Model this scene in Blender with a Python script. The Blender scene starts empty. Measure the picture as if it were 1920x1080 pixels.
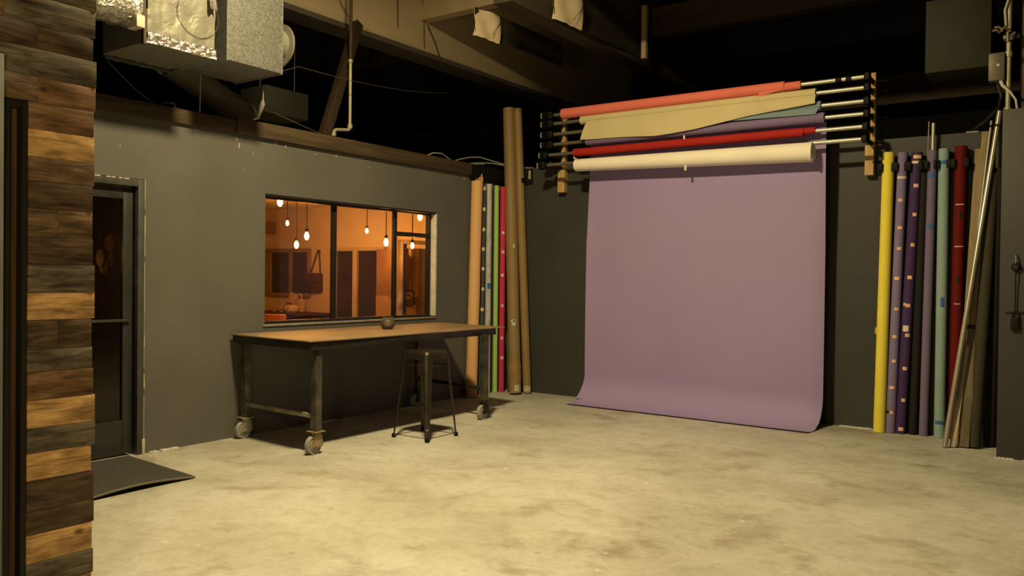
import bpy, bmesh, math, random
from mathutils import Vector, Matrix, noise as mnoise
random.seed(7)
S = bpy.context.scene
COL = S.collection
V3 = Vector
PI = math.pi

# ------------------------------------------------------------------ materials
def _nodes(name):
    m = bpy.data.materials.new(name); m.use_nodes = True
    nt = m.node_tree; b = nt.nodes['Principled BSDF']
    return m, nt, b

def M(name, col, rough=.6, metal=0., var=.12, scale=6., bump=0., bscale=40., spec=.35, stretch=None):
    """plain procedural material: base colour broken up by noise, optional bump"""
    m, nt, b = _nodes(name); N, L = nt.nodes, nt.links
    tc = N.new('ShaderNodeTexCoord'); src = tc.outputs['Object']
    if stretch:
        mp = N.new('ShaderNodeMapping'); mp.inputs['Scale'].default_value = stretch
        L.new(src, mp.inputs[0]); src = mp.outputs[0]
    n = N.new('ShaderNodeTexNoise'); n.inputs['Scale'].default_value = scale; n.inputs['Detail'].default_value = 5
    L.new(src, n.inputs['Vector'])
    r = N.new('ShaderNodeValToRGB')
    r.color_ramp.elements[0].position = .3; r.color_ramp.elements[1].position = .7
    r.color_ramp.elements[0].color = (*[c*(1-var) for c in col], 1)
    r.color_ramp.elements[1].color = (*[min(1, c*(1+var)) for c in col], 1)
    L.new(n.outputs['Fac'], r.inputs[0]); L.new(r.outputs[0], b.inputs['Base Color'])
    b.inputs['Roughness'].default_value = rough; b.inputs['Metallic'].default_value = metal
    b.inputs['Specular IOR Level'].default_value = spec
    if bump:
        n2 = N.new('ShaderNodeTexNoise'); n2.inputs['Scale'].default_value = bscale; n2.inputs['Detail'].default_value = 4
        L.new(src, n2.inputs['Vector'])
        bp = N.new('ShaderNodeBump'); bp.inputs['Strength'].default_value = bump; bp.inputs['Distance'].default_value = .01
        L.new(n2.outputs['Fac'], bp.inputs['Height']); L.new(bp.outputs[0], b.inputs['Normal'])
    return m

def wood(name, c1, c2, grain=(1, 1, 1), rough=.65, knots=False, seed=0., blotch=False):
    m, nt, b = _nodes(name); N, L = nt.nodes, nt.links
    tc = N.new('ShaderNodeTexCoord'); mp = N.new('ShaderNodeMapping')
    mp.inputs['Scale'].default_value = grain; mp.inputs['Location'].default_value = (seed, seed*1.7, seed*.6)
    L.new(tc.outputs['Object'], mp.inputs[0])
    n = N.new('ShaderNodeTexNoise'); n.inputs['Scale'].default_value = 1; n.inputs['Detail'].default_value = 7
    n.inputs['Roughness'].default_value = .62; n.inputs['Distortion'].default_value = .9
    L.new(mp.outputs[0], n.inputs['Vector'])
    r = N.new('ShaderNodeValToRGB'); e = r.color_ramp.elements
    e[0].position = .33; e[1].position = .66; e[0].color = (*c1, 1); e[1].color = (*c2, 1)
    L.new(n.outputs['Fac'], r.inputs[0]); out = r.outputs[0]
    if knots:
        v = N.new('ShaderNodeTexVoronoi'); v.inputs['Scale'].default_value = 7.
        mp2 = N.new('ShaderNodeMapping'); mp2.inputs['Scale'].default_value = (1, .8, 1.3); mp2.inputs['Location'].default_value = (seed, seed, seed)
        L.new(tc.outputs['Object'], mp2.inputs[0]); L.new(mp2.outputs[0], v.inputs['Vector'])
        r2 = N.new('ShaderNodeValToRGB'); f = r2.color_ramp.elements
        f[0].position = .07; f[1].position = .16; f[0].color = (.12, .07, .04, 1); f[1].color = (1, 1, 1, 1)
        L.new(v.outputs['Distance'], r2.inputs[0])
        mx = N.new('ShaderNodeMix'); mx.data_type = 'RGBA'; mx.blend_type = 'MULTIPLY'; mx.inputs[0].default_value = .8
        L.new(out, mx.inputs[6]); L.new(r2.outputs[0], mx.inputs[7]); out = mx.outputs[2]
    if blotch:
        n4 = N.new('ShaderNodeTexNoise'); n4.inputs['Scale'].default_value = 11; n4.inputs['Detail'].default_value = 6
        mp4 = N.new('ShaderNodeMapping'); mp4.inputs['Scale'].default_value = (1, .7, 1.6); mp4.inputs['Location'].default_value = (seed*2, 0, seed)
        L.new(tc.outputs['Object'], mp4.inputs[0]); L.new(mp4.outputs[0], n4.inputs['Vector'])
        r4 = N.new('ShaderNodeValToRGB'); g4 = r4.color_ramp.elements
        g4[0].position = .36; g4[1].position = .60; g4[0].color = (.42, .39, .36, 1); g4[1].color = (1, 1, 1, 1)
        L.new(n4.outputs['Fac'], r4.inputs[0])
        m4 = N.new('ShaderNodeMix'); m4.data_type = 'RGBA'; m4.blend_type = 'MULTIPLY'; m4.inputs[0].default_value = .75
        L.new(out, m4.inputs[6]); L.new(r4.outputs[0], m4.inputs[7]); out = m4.outputs[2]
    L.new(out, b.inputs['Base Color']); b.inputs['Roughness'].default_value = rough
    b.inputs['Specular IOR Level'].default_value = .3
    bp = N.new('ShaderNodeBump'); bp.inputs['Strength'].default_value = .25; bp.inputs['Distance'].default_value = .004
    L.new(n.outputs['Fac'], bp.inputs['Height']); L.new(bp.outputs[0], b.inputs['Normal'])
    return m

def concrete():
    m, nt, b = _nodes('stained_concrete'); N, L = nt.nodes, nt.links
    tc = N.new('ShaderNodeTexCoord')
    def noi(s, d, rot=0, st=(1, 1, 1), dist=0.):
        mp = N.new('ShaderNodeMapping'); mp.inputs['Scale'].default_value = st; mp.inputs['Rotation'].default_value = (0, 0, rot)
        L.new(tc.outputs['Object'], mp.inputs[0])
        n = N.new('ShaderNodeTexNoise'); n.inputs['Scale'].default_value = s; n.inputs['Detail'].default_value = d
        n.inputs['Roughness'].default_value = .6; n.inputs['Distortion'].default_value = dist
        L.new(mp.outputs[0], n.inputs['Vector']); return n.outputs['Fac']
    def ramp(src, stops):
        r = N.new('ShaderNodeValToRGB'); e = r.color_ramp.elements
        while len(e) < len(stops): e.new(.5)
        for k, (p, c) in enumerate(stops): e[k].position = p; e[k].color = (*c, 1)
        L.new(src, r.inputs[0]); return r.outputs[0]
    def mix(a, bb, f, mode='MULTIPLY'):
        x = N.new('ShaderNodeMix'); x.data_type = 'RGBA'; x.blend_type = mode
        if isinstance(f, float): x.inputs[0].default_value = f
        else: L.new(f, x.inputs[0])
        L.new(a, x.inputs[6]); L.new(bb, x.inputs[7]); return x.outputs[2]
    base = ramp(noi(.8, 10, .6, (1, 1.25, 1), .2), [(.28, (.33, .315, .275)), (.5, (.465, .455, .42)), (.72, (.57, .575, .565))])
    stain = ramp(noi(2.6, 8, .4, (1, 1.2, 1), .25), [(.30, (.60, .54, .46)), (.45, (1, 1, 1))])
    fine = ramp(noi(30, 6), [(.3, (.86, .85, .83)), (.62, (1, 1, 1))])
    spot = ramp(noi(9, 4, 1.1), [(.25, (.62, .57, .5)), (.33, (1, 1, 1))])
    mid = ramp(noi(6.5, 10, 2.2, (1, 1.15, 1), .4), [(.33, (.74, .70, .64)), (.52, (1, 1, 1)), (.70, (1.0, 1.0, 1.0))])
    c = mix(mix(mix(mix(base, stain, .7), spot, .6), mid, .45), fine, .8)
    # pale scuffs
    sc = ramp(noi(7.5, 5, .4, (1, 1.3, 1), .2), [(.67, (0, 0, 0)), (.73, (1, 1, 1))])
    pale = N.new('ShaderNodeRGB'); pale.outputs[0].default_value = (.72, .74, .74, 1)
    sep = N.new('ShaderNodeMath'); sep.operation = 'MULTIPLY'; sep.inputs[1].default_value = .55
    L.new(sc, sep.inputs[0])
    c = mix(c, pale.outputs[0], sep.outputs[0], 'MIX')
    L.new(c, b.inputs['Base Color'])
    rr = ramp(noi(3, 5), [(.3, (.42,)*3), (.7, (.66,)*3)]); L.new(rr, b.inputs['Roughness'])
    b.inputs['Specular IOR Level'].default_value = .12
    bp = N.new('ShaderNodeBump'); bp.inputs['Strength'].default_value = .06; bp.inputs['Distance'].default_value = .01
    L.new(noi(18, 6), bp.inputs['Height']); L.new(bp.outputs[0], b.inputs['Normal'])
    return m

def spangle():
    m, nt, b = _nodes('galvanised_steel'); N, L = nt.nodes, nt.links
    tc = N.new('ShaderNodeTexCoord'); v = N.new('ShaderNodeTexVoronoi'); v.inputs['Scale'].default_value = 95
    L.new(tc.outputs['Object'], v.inputs['Vector'])
    bw = N.new('ShaderNodeRGBToBW'); L.new(v.outputs['Color'], bw.inputs[0])
    r = N.new('ShaderNodeValToRGB'); e = r.color_ramp.elements
    e[0].position = .2; e[1].position = .85; e[0].color = (.14, .14, .14, 1); e[1].color = (.25, .255, .25, 1)
    L.new(bw.outputs[0], r.inputs[0]); L.new(r.outputs[0], b.inputs['Base Color'])
    b.inputs['Metallic'].default_value = .25; b.inputs['Roughness'].default_value = .55
    return m

def foil(name, col=(.62, .60, .56), metal=.75, rough=.38, bump=.6, scale=14):
    m, nt, b = _nodes(name); N, L = nt.nodes, nt.links
    tc = N.new('ShaderNodeTexCoord'); n = N.new('ShaderNodeTexNoise'); n.inputs['Scale'].default_value = scale
    n.inputs['Detail'].default_value = 5; n.inputs['Distortion'].default_value = 1.6
    L.new(tc.outputs['Object'], n.inputs['Vector'])
    bp = N.new('ShaderNodeBump'); bp.inputs['Strength'].default_value = bump; bp.inputs['Distance'].default_value = .03
    L.new(n.outputs['Fac'], bp.inputs['Height']); L.new(bp.outputs[0], b.inputs['Normal'])
    b.inputs['Base Color'].default_value = (*col, 1); b.inputs['Metallic'].default_value = metal; b.inputs['Roughness'].default_value = rough
    return m

def glass(name, tint=(.9, .9, .9), refl=.06):
    m, nt, b = _nodes(name); N, L = nt.nodes, nt.links
    N.remove(b); o = N['Material Output']
    t = N.new('ShaderNodeBsdfTransparent'); t.inputs[0].default_value = (*tint, 1)
    g = N.new('ShaderNodeBsdfGlossy'); g.inputs['Roughness'].default_value = .02
    f = N.new('ShaderNodeLayerWeight'); f.inputs[0].default_value = .5
    pw = N.new('ShaderNodeMath'); pw.operation = 'POWER'; pw.inputs[1].default_value = 5.; L.new(f.outputs['Facing'], pw.inputs[0])
    ma = N.new('ShaderNodeMath'); ma.operation = 'MULTIPLY_ADD'; ma.inputs[1].default_value = .8; ma.inputs[2].default_value = .025; L.new(pw.outputs[0], ma.inputs[0])
    mx = N.new('ShaderNodeMixShader')
    L.new(ma.outputs[0], mx.inputs[0]); L.new(t.outputs[0], mx.inputs[1]); L.new(g.outputs[0], mx.inputs[2]); L.new(mx.outputs[0], o.inputs[0])
    return m

def glow(name, col, s):
    m, nt, b = _nodes(name)
    b.inputs['Base Color'].default_value = (*col, 1)
    b.inputs['Emission Color'].default_value = (*col, 1); b.inputs['Emission Strength'].default_value = s
    return m

def painted_wall(name, col, chips=.0, rough=.5):
    m, nt, b = _nodes(name); N, L = nt.nodes, nt.links
    tc = N.new('ShaderNodeTexCoord')
    n = N.new('ShaderNodeTexNoise'); n.inputs['Scale'].default_value = 1.6; n.inputs['Detail'].default_value = 5
    L.new(tc.outputs['Object'], n.inputs['Vector'])
    r = N.new('ShaderNodeValToRGB'); e = r.color_ramp.elements
    e[0].position = .3; e[1].position = .72
    e[0].color = (*[c*.9 for c in col], 1); e[1].color = (*[c*1.08 for c in col], 1)
    L.new(n.outputs['Fac'], r.inputs[0]); out = r.outputs[0]
    if chips:
        n2 = N.new('ShaderNodeTexNoise'); n2.inputs['Scale'].default_value = 9; n2.inputs['Detail'].default_value = 8
        L.new(tc.outputs['Object'], n2.inputs['Vector'])
        r2 = N.new('ShaderNodeValToRGB'); f = r2.color_ramp.elements
        f[0].position = .755; f[1].position = .775; f[0].color = (0, 0, 0, 1); f[1].color = (1, 1, 1, 1)
        L.new(n2.outputs['Fac'], r2.inputs[0])
        mx = N.new('ShaderNodeMix'); mx.data_type = 'RGBA'; L.new(r2.outputs[0], mx.inputs[0])
        L.new(out, mx.inputs[6]); mx.inputs[7].default_value = (chips, chips, chips*.95, 1); out = mx.outputs[2]
    L.new(out, b.inputs['Base Color']); b.inputs['Roughness'].default_value = rough
    b.inputs['Specular IOR Level'].default_value = .22
    n3 = N.new('ShaderNodeTexNoise'); n3.inputs['Scale'].default_value = 60; L.new(tc.outputs['Object'], n3.inputs['Vector'])
    bp = N.new('ShaderNodeBump'); bp.inputs['Strength'].default_value = .08; bp.inputs['Distance'].default_value = .004
    L.new(n3.outputs['Fac'], bp.inputs['Height']); L.new(bp.outputs[0], b.inputs['Normal'])
    return m

def marked_paper(name, paper, ink, scale=60):
    """white sticker with illegible dark marks"""
    m, nt, b = _nodes(name); N, L = nt.nodes, nt.links
    tc = N.new('ShaderNodeTexCoord'); n = N.new('ShaderNodeTexNoise'); n.inputs['Scale'].default_value = scale; n.inputs['Detail'].default_value = 2
    L.new(tc.outputs['Object'], n.inputs['Vector'])
    r = N.new('ShaderNodeValToRGB'); e = r.color_ramp.elements
    e[0].position = .40; e[1].position = .46; e[0].color = (*ink, 1); e[1].color = (*paper, 1)
    L.new(n.outputs['Fac'], r.inputs[0]); L.new(r.outputs[0], b.inputs['Base Color']); b.inputs['Roughness'].default_value = .6
    return m

WALLC = (.116, .114, .110)
GREY = painted_wall('grey_wall_paint', (.125, .128, .132), .0)
GREYD = painted_wall('charcoal_wall_paint', (.052, .053, .054))
COLP = painted_wall('charcoal_column_paint', (.05, .051, .053))
CREAM = painted_wall('cream_office_paint', (.56, .47, .36))
OCEIL = painted_wall('office_ceiling_paint', (.55, .46, .36))
DARK = M('near_black', (.010, .009, .008), .9)  # flat near-black for the far walls, plank backing and corridor ceiling
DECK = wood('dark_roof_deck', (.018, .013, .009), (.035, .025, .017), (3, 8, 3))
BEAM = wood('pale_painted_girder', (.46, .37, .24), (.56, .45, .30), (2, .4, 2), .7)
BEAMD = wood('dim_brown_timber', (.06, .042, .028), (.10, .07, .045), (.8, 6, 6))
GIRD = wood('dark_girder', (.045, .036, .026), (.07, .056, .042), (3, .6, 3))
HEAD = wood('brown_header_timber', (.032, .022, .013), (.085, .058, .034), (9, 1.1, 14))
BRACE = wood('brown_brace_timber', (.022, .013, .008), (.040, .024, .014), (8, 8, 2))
PINE = wood('pine_upright', (.42, .26, .12), (.60, .40, .20), (14, 14, 1.6), knots=True)
LATH = wood('pale_lath', (.36, .30, .22), (.58, .50, .38), (18, 18, 1.2))
LATHT = wood('tan_board', (.20, .15, .085), (.30, .23, .13), (18, 18, 1.2))
LATHD = wood('weathered_board', (.10, .082, .055), (.19, .155, .105), (18, 18, 1.2))
BLACKP = M('black_plastic', (.006, .006, .006), .65, spec=.2)
BLACKM = M('blackened_steel', (.030, .028, .026), .48, .5, .35, 9)
DSTEEL = M('raw_dark_steel', (.075, .068, .058), .42, .7, .45, 7)
GUN = M('gunmetal_stool', (.085, .072, .058), .32, .85, .25, 5)
RUSTPL = M('rusty_cast_iron', (.30, .22, .13), .7, .2, .35, 20, .3)
ZINC = M('zinc_plate', (.46, .44, .32), .5, .6, .2, 12)
WHEEL = M('grey_wheel_rubber', (.28, .265, .24), .6, 0, .18, 10)
ALU = M('aluminium_pole', (.50, .48, .45), .42, .6, .08, 10)
ALUD = M('dull_pole', (.30, .29, .26), .45, .6, .12, 10)
GALV = spangle()
FOIL = foil('foil_wrap', (.30, .29, .26))
FOILSH = foil('bright_foil_tape', (.62, .57, .56), .85, .26, .8, 15)
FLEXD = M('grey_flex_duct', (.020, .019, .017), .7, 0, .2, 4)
CONDUIT = M('conduit_paint', (.36, .33, .25), .5, .3, .15, 5)
CABLE = M('pale_cable', (.42, .40, .34), .5)
WIRE = M('thin_wire', (.10, .085, .06), .6, .2)
TAPEW = M('cream_tape', (.72, .60, .50), .6)
TAPEO = M('peach_tape', (.80, .50, .34), .6)
TAPEP = M('pink_tape', (.85, .50, .44), .6)
TAPEB = M('blue_tape', (.045, .13, .40), .6)
TAPEK = M('black_tape', (.012, .012, .012), .5)
STICK = marked_paper('sticker_paper', (.60, .57, .48), (.06, .05, .04), 55)
STICK2 = marked_paper('worn_sticker', (.55, .50, .40), (.2, .15, .08), 90)
DOORP = M('black_door_paint', (.028, .029, .030), .42, 0, .2, 6)
WINF = M('dark_window_frame', (.016, .014, .013), .45)
WHITEP = M('white_trim_paint', (.62, .63, .58), .6, 0, .15, 12)
SILLP = M('grey_sill_paint', (.20, .205, .20), .6, 0, .25, 14)
GLS = glass('clear_glass', (.94, .94, .94))
GLSD = glass('smoked_glass', (.55, .52, .48))
MATT = M('charcoal_carpet', (.062, .060, .055), .95, 0, .3, 60, .6, 160, .1)
MATE = M('mat_rubber_edge', (.13, .12, .105), .7)

def paper(name, col, rough=.75):
    return M(name, col, rough, 0, .05, 3, .04, 25, .2)

# ------------------------------------------------------------------ mesh building
class MB:
    def __init__(s): s.bm = bmesh.new(); s.mi = 0
    def _new(s, f0):
        for f in s.bm.faces[f0:] if False else []: pass
    def face(s, vs):
        try: f = s.bm.faces.new(vs)
        except ValueError: return
        f.material_index = s.mi; return f
    def obox(s, c, ax, ay, az, hx, hy, hz, bev=0.):
        c = V3(c); vs = []
        for i in (-1, 1):
            for j in (-1, 1):
                for k in (-1, 1): vs.append(s.bm.verts.new(c+ax*(hx*i)+ay*(hy*j)+az*(hz*k)))
        fs = []
        for q in ((0, 1, 3, 2), (4, 6, 7, 5), (0, 4, 5, 1), (2, 3, 7, 6), (0, 2, 6, 4), (1, 5, 7, 3)):
            fs.append(s.face([vs[i] for i in q]))
        if bev > 0:
            es = set(e for f in fs for e in f.edges)
            r = bmesh.ops.bevel(s.bm, geom=list(es)+vs, offset=bev, segments=2, affect='EDGES', profile=.5)
            for f in r['faces']: f.material_index = s.mi
        return s
    def box(s, x0, x1, y0, y1, z0, z1, bev=0.):
        return s.obox(((x0+x1)/2, (y0+y1)/2, (z0+z1)/2), V3((1, 0, 0)), V3((0, 1, 0)), V3((0, 0, 1)), abs(x1-x0)/2, abs(y1-y0)/2, abs(z1-z0)/2, bev)
    def bar(s, p, q, w, h, up=(0, 0, 1), bev=0.):
        p, q = V3(p), V3(q); az = (q-p).normalized(); ax = V3(up).cross(az)
        if ax.length < 1e-4: ax = V3((1, 0, 0)).cross(az)
        ax.normalize(); ay = az.cross(ax)
        return s.obox((p+q)/2, ax, ay, az, w/2, h/2, (q-p).length/2, bev)
    def cyl(s, p, q, r0, r1=None, n=20, inner=0.):
        p, q = V3(p), V3(q); r1 = r0 if r1 is None else r1
        az = (q-p).normalized(); ax = az.orthogonal().normalized(); ay = az.cross(ax)
        def ring(c, r): return [s.bm.verts.new(c+ax*(r*math.cos(2*PI*i/n))+ay*(r*math.sin(2*PI*i/n))) for i in range(n)]
        a, b = ring(p, r0), ring(q, r1)
        for i in range(n): s.face([a[i], a[(i+1) % n], b[(i+1) % n], b[i]])
        if inner > 0:
            ai, bi = ring(p, inner), ring(q, inner)
            for i in range(n):
                s.face([ai[(i+1) % n], ai[i], bi[i], bi[(i+1) % n]])
                s.face([a[(i+1) % n], a[i], ai[i], ai[(i+1) % n]]); s.face([b[i], b[(i+1) % n], bi[(i+1) % n], bi[i]])
        else:
            s.face(a[::-1]); s.face(b)
        return s
    def tube(s, pts, r, n=8):
        pts = [V3(p) for p in pts]; rings = []; prev = None
        for i, p in enumerate(pts):
            t = (pts[min(i+1, len(pts)-1)]-pts[max(i-1, 0)]).normalized()
            ax = prev-t*prev.dot(t) if prev is not None else t.orthogonal()
            if ax.length < 1e-5: ax = t.orthogonal()
            ax.normalize(); prev = ax; ay = t.cross(ax)
            rr = r[i] if isinstance(r, (list, tuple)) else r
            rings.append([s.bm.verts.new(p+ax*(rr*math.cos(2*PI*k/n))+ay*(rr*math.sin(2*PI*k/n))) for k in range(n)])
        for a, b in zip(rings, rings[1:]):
            for k in range(n): s.face([a[k], a[(k+1) % n], b[(k+1) % n], b[k]])
        s.face(rings[0][::-1]); s.face(rings[-1]); return s
    def lathe(s, prof, c, az=(0, 0, 1), n=24):
        c = V3(c); az = V3(az).normalized(); ax = az.orthogonal().normalized(); ay = az.cross(ax); rings = []
        for r, z in prof:
            if r < 1e-5: rings.append([s.bm.verts.new(c+az*z)])
            else: rings.append([s.bm.verts.new(c+az*z+ax*(r*math.cos(2*PI*k/n))+ay*(r*math.sin(2*PI*k/n))) for k in range(n)])
        for a, b in zip(rings, rings[1:]):
            for k in range(n):
                k2 = (k+1) % n
                if len(a) == 1 and len(b) == 1: continue
                if len(a) == 1: s.face([a[0], b[k2], b[k]])
                elif len(b) == 1: s.face([a[k], a[k2], b[0]])
                else: s.face([a[k], a[k2], b[k2], b[k]])
        if len(rings[0]) > 1: s.face(rings[0][::-1])
        if len(rings[-1]) > 1: s.face(rings[-1])
        return s
    def sheet(s, fn, nu, nv, th):
        """closed thin slab following fn(u,v)->point"""
        P = [[V3(fn(i/nu, j/nv)) for j in range(nv+1)] for i in range(nu+1)]
        A, B = [], []
        for i in range(nu+1):
            ra, rb = [], []
            for j in range(nv+1):
                du = P[min(i+1, nu)][j]-P[max(i-1, 0)][j]; dv = P[i][min(j+1, nv)]-P[i][max(j-1, 0)]
                nn = du.cross(dv); nn = nn.normalized() if nn.length > 1e-9 else V3((0, 0, 1))
                ra.append(s.bm.verts.new(P[i][j]+nn*(th/2))); rb.append(s.bm.verts.new(P[i][j]-nn*(th/2)))
            A.append(ra); B.append(rb)
        for i in range(nu):
            for j in range(nv):
                s.face([A[i][j], A[i+1][j], A[i+1][j+1], A[i][j+1]]); s.face([B[i][j], B[i][j+1], B[i+1][j+1], B[i+1][j]])
        for i in range(nu):
            s.face([A[i][0], B[i][0], B[i+1][0], A[i+1][0]]); s.face([A[i][nv], A[i+1][nv], B[i+1][nv], B[i][nv]])
        for j in range(nv):
            s.face([A[0][j], A[0][j+1], B[0][j+1], B[0][j]]); s.face([A[nu][j], B[nu][j], B[nu][j+1], A[nu][j+1]])
        return s
    def quadslab(s, pts, z0, z1):
        a = [s.bm.verts.new((x, y, z0)) for x, y in pts]; b = [s.bm.verts.new((x, y, z1)) for x, y in pts]
        s.face(a[::-1]); s.face(b); n = len(pts)
        for i in range(n): s.face([a[i], a[(i+1) % n], b[(i+1) % n], b[i]])
        return s

ORG = {}
def obj(name, mb, mats, parent=None, smooth=35):
    bm = mb.bm
    bmesh.ops.recalc_face_normals(bm, faces=bm.faces[:])
    if parent is not None: off = ORG[parent.name]
    else:
        xs = [v.co for v in bm.verts]
        off = V3(((min(v.x for v in xs)+max(v.x for v in xs))/2, (min(v.y for v in xs)+max(v.y for v in xs))/2, min(v.z for v in xs)))
    bmesh.ops.translate(bm, verts=bm.verts[:], vec=-off)
    me = bpy.data.meshes.new(name); bm.to_mesh(me); bm.free()
    for m in (mats if isinstance(mats, (list, tuple)) else [mats]): me.materials.append(m)
    for p in me.polygons: p.use_smooth = True
    me.set_sharp_from_angle(angle=math.radians(smooth))
    o = bpy.data.objects.new(name, me); COL.objects.link(o)
    if parent is not None: o.parent = parent
    else: o.location = off
    ORG[o.name] = off
    return o
def thing(name, label, cat, loc, group=None):
    o = bpy.data.objects.new(name, None); o.empty_display_size = .1; COL.objects.link(o); o.location = loc
    ORG[o.name] = V3(loc); return tag(o, label, cat, group)
def tag(o, label, cat, group=None):
    o['label'] = label; o['category'] = cat
    if group: o['group'] = group
    return o
def struct(o, label=None, cat=None):
    o['kind'] = 'structure'
    if label: o['label'] = label
    if cat: o['category'] = cat
    return o
def sempty(name, loc, label, cat):
    o = bpy.data.objects.new(name, None); o.empty_display_size = .1; COL.objects.link(o); o.location = loc
    ORG[o.name] = V3(loc); return struct(o, label, cat)

def point(name, loc, power, col, rad):
    l = bpy.data.lights.new(name, 'POINT'); l.energy = power; l.color = col; l.shadow_soft_size = rad
    o = bpy.data.objects.new(name, l); COL.objects.link(o); o.location = loc; return o
# ------------------------------------------------------------------ room shell
XL, YB = -6.09, 8.51
CONC = concrete()
struct(obj('floor', MB().box(-13, 5, -5, 13, -.12, 0), CONC), 'pale stained bare concrete floor with darker blotches', 'floor')
w = MB()
w.box(-6.24, XL, -5, 2.55, 0, 2.70); w.box(-6.24, XL, 2.55, 3.60, 2.16, 2.70); w.box(-6.24, XL, 3.60, 4.76, 0, 2.70)
w.box(-6.24, XL, 4.76, 7.115, 0, .97); w.box(-6.24, XL, 4.76, 7.115, 2.15, 2.70); w.box(-6.24, XL, 7.115, YB+.15, 0, 2.70)
struct(obj('wall_left', w, painted_wall('grey_wall_paint_chipped', WALLC, .42)), 'warm grey painted wall with the office window and the glass door', 'wall')
struct(obj('wall_back', MB().box(XL, .6, YB, YB+.15, 0, 2.80), GREYD), 'charcoal painted back wall behind the lilac backdrop', 'wall')
struct(obj('wall_right', MB().box(-.605, 1.6, 7.77, YB, 0, 2.845, .006), COLP), 'charcoal painted wall return at the right edge of the photo', 'wall')
struct(obj('wall_front', MB().box(-13, 5, -5.15, -5, 0, 6), DARK)); struct(obj('wall_far_right', MB().box(5, 5.15, -5, 13, 0, 6), DARK))
struct(obj('wall_far_back', MB().box(-13, 5, 13, 13.15, 0, 6), DARK)); struct(obj('wall_far_left', MB().box(-13.15, -13, -5, 13, 0, 6), DARK))
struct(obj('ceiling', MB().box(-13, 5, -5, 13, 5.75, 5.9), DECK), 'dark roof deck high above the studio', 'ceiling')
# timber header on top of the grey wall, with splice block
h = MB(); h.box(-6.27, -6.06, -5, 4.42, 2.645, 2.765, .006); h.box(-6.27, -6.05, 4.43, 7.72, 2.645, 2.785, .006)
struct(obj('trim_1', h, HEAD), 'worn brown timber header running along the top of the grey wall', 'trim')
# crumbling white caulk where the walls meet the floor
def crumbs(pts, n, spread):
    c = MB(); 
    for a, b in pts:
        for k in range(n):
            t = random.random(); p = V3(a).lerp(V3(b), t); r = random.uniform(.004, .012)
            c.obox(p+V3((random.uniform(-spread, spread), random.uniform(-spread, spread), r*.4)), V3((1, 0, 0)), V3((0, 1, 0)), V3((0, 0, 1)), r*2.2, r*1.5, r*.4)
    return c
o = obj('baseboard_back', crumbs([((-1.98, 8.485, 0), (-1.70, 8.485, 0)), ((-1.98, 8.49, 0), (-1.72, 8.49, 0))], 26, .012), WHITEP); struct(o, 'flaking white caulk along the foot of the charcoal wall', 'trim')
o = obj('baseboard_left', crumbs([((-6.072, 5.25, 0), (-6.072, 5.75, 0)), ((-6.072, 3.66, 0), (-6.072, 3.9, 0))], 20, .008), WHITEP); struct(o, 'flaking pale caulk along the foot of the grey wall', 'trim')

c = MB()
for y, z, hgt in ((4.45, 2.60, .03), (4.475, 2.55, .06), (4.87, 2.625, .03), (4.98, 2.615, .035), (4.62, 2.50, .012), (5.62, 2.63, .03), (5.60, 2.60, .02), (5.34, 2.585, .015), (6.05, 2.55, .01), (7.62, 2.60, .05), (7.45, 2.63, .015), (7.3, 1.6, .01), (3.4, 2.4, .012), (4.05, 2.62, .012)):
    c.obox((-6.088, y, z), V3((1, 0, 0)), V3((0, 1, 0)), V3((0, .2, 1)).normalized(), .0015, .0035, hgt*.4)
struct(obj('trim_15', c, M('pale_paint_drips', (.5, .46, .36), .7)), 'pale paint drips and nail holes on the grey wall below the header', 'trim')
o = obj('baseboard_right', crumbs([((-.60, 7.755, 0), (-.36, 7.755, 0))], 14, .02), WHITEP); struct(o, 'crumbled plaster bits at the foot of the right wall', 'trim')
# ------------------------------------------------------------------ roof timbers
struct(obj('trim_2', MB().box(-6.86, -6.60, -4, 12.9, 4.13, 5.30), BEAM), 'big pale painted roof girder above the grey wall', 'roof beam')
struct(obj('trim_3', MB().box(-6.87, -6.565, -4, 12.9, 4.075, 4.13), M('girder_nailer', (.085, .07, .062), .7)), 'grey brown nailer strip under the pale girder', 'roof beam')
struct(obj('trim_4', MB().box(-6.6, 4.9, 7.40, 7.54, 4.50, 4.95), BEAM), 'pale purlin crossing from the big girder', 'roof beam')
struct(obj('trim_5', MB().box(-4.82, -4.6, 6.46, 12.9, 4.10, 5.0), GIRD), 'dark joist beyond the hanging foil', 'roof beam')  # joist face coloured dark to stand in for its shade
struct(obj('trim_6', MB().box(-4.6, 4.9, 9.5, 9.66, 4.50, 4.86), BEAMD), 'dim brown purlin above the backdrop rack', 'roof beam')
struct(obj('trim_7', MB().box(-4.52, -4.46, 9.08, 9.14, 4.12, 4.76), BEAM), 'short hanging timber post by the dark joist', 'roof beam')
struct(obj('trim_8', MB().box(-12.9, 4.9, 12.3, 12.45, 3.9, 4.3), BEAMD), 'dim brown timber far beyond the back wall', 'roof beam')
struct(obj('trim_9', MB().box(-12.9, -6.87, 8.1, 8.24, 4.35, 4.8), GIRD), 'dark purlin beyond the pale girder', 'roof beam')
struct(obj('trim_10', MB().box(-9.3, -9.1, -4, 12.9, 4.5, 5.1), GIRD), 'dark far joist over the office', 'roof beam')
tag(obj('timber_brace', MB().bar((-6.20, 5.54, 2.79), (-6.44, 6.21, 4.12), .10, .085, (1, 0, 0), .004), BRACE), 'brown diagonal timber brace rising from the header to the pale girder', 'brace')
tag(obj('timber_post', MB().box(-.50, -.36, 8.0, 8.14, 2.846, 5.74, .006), BEAMD), 'dark brown timber post behind the conduit above the right wall', 'post')

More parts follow.
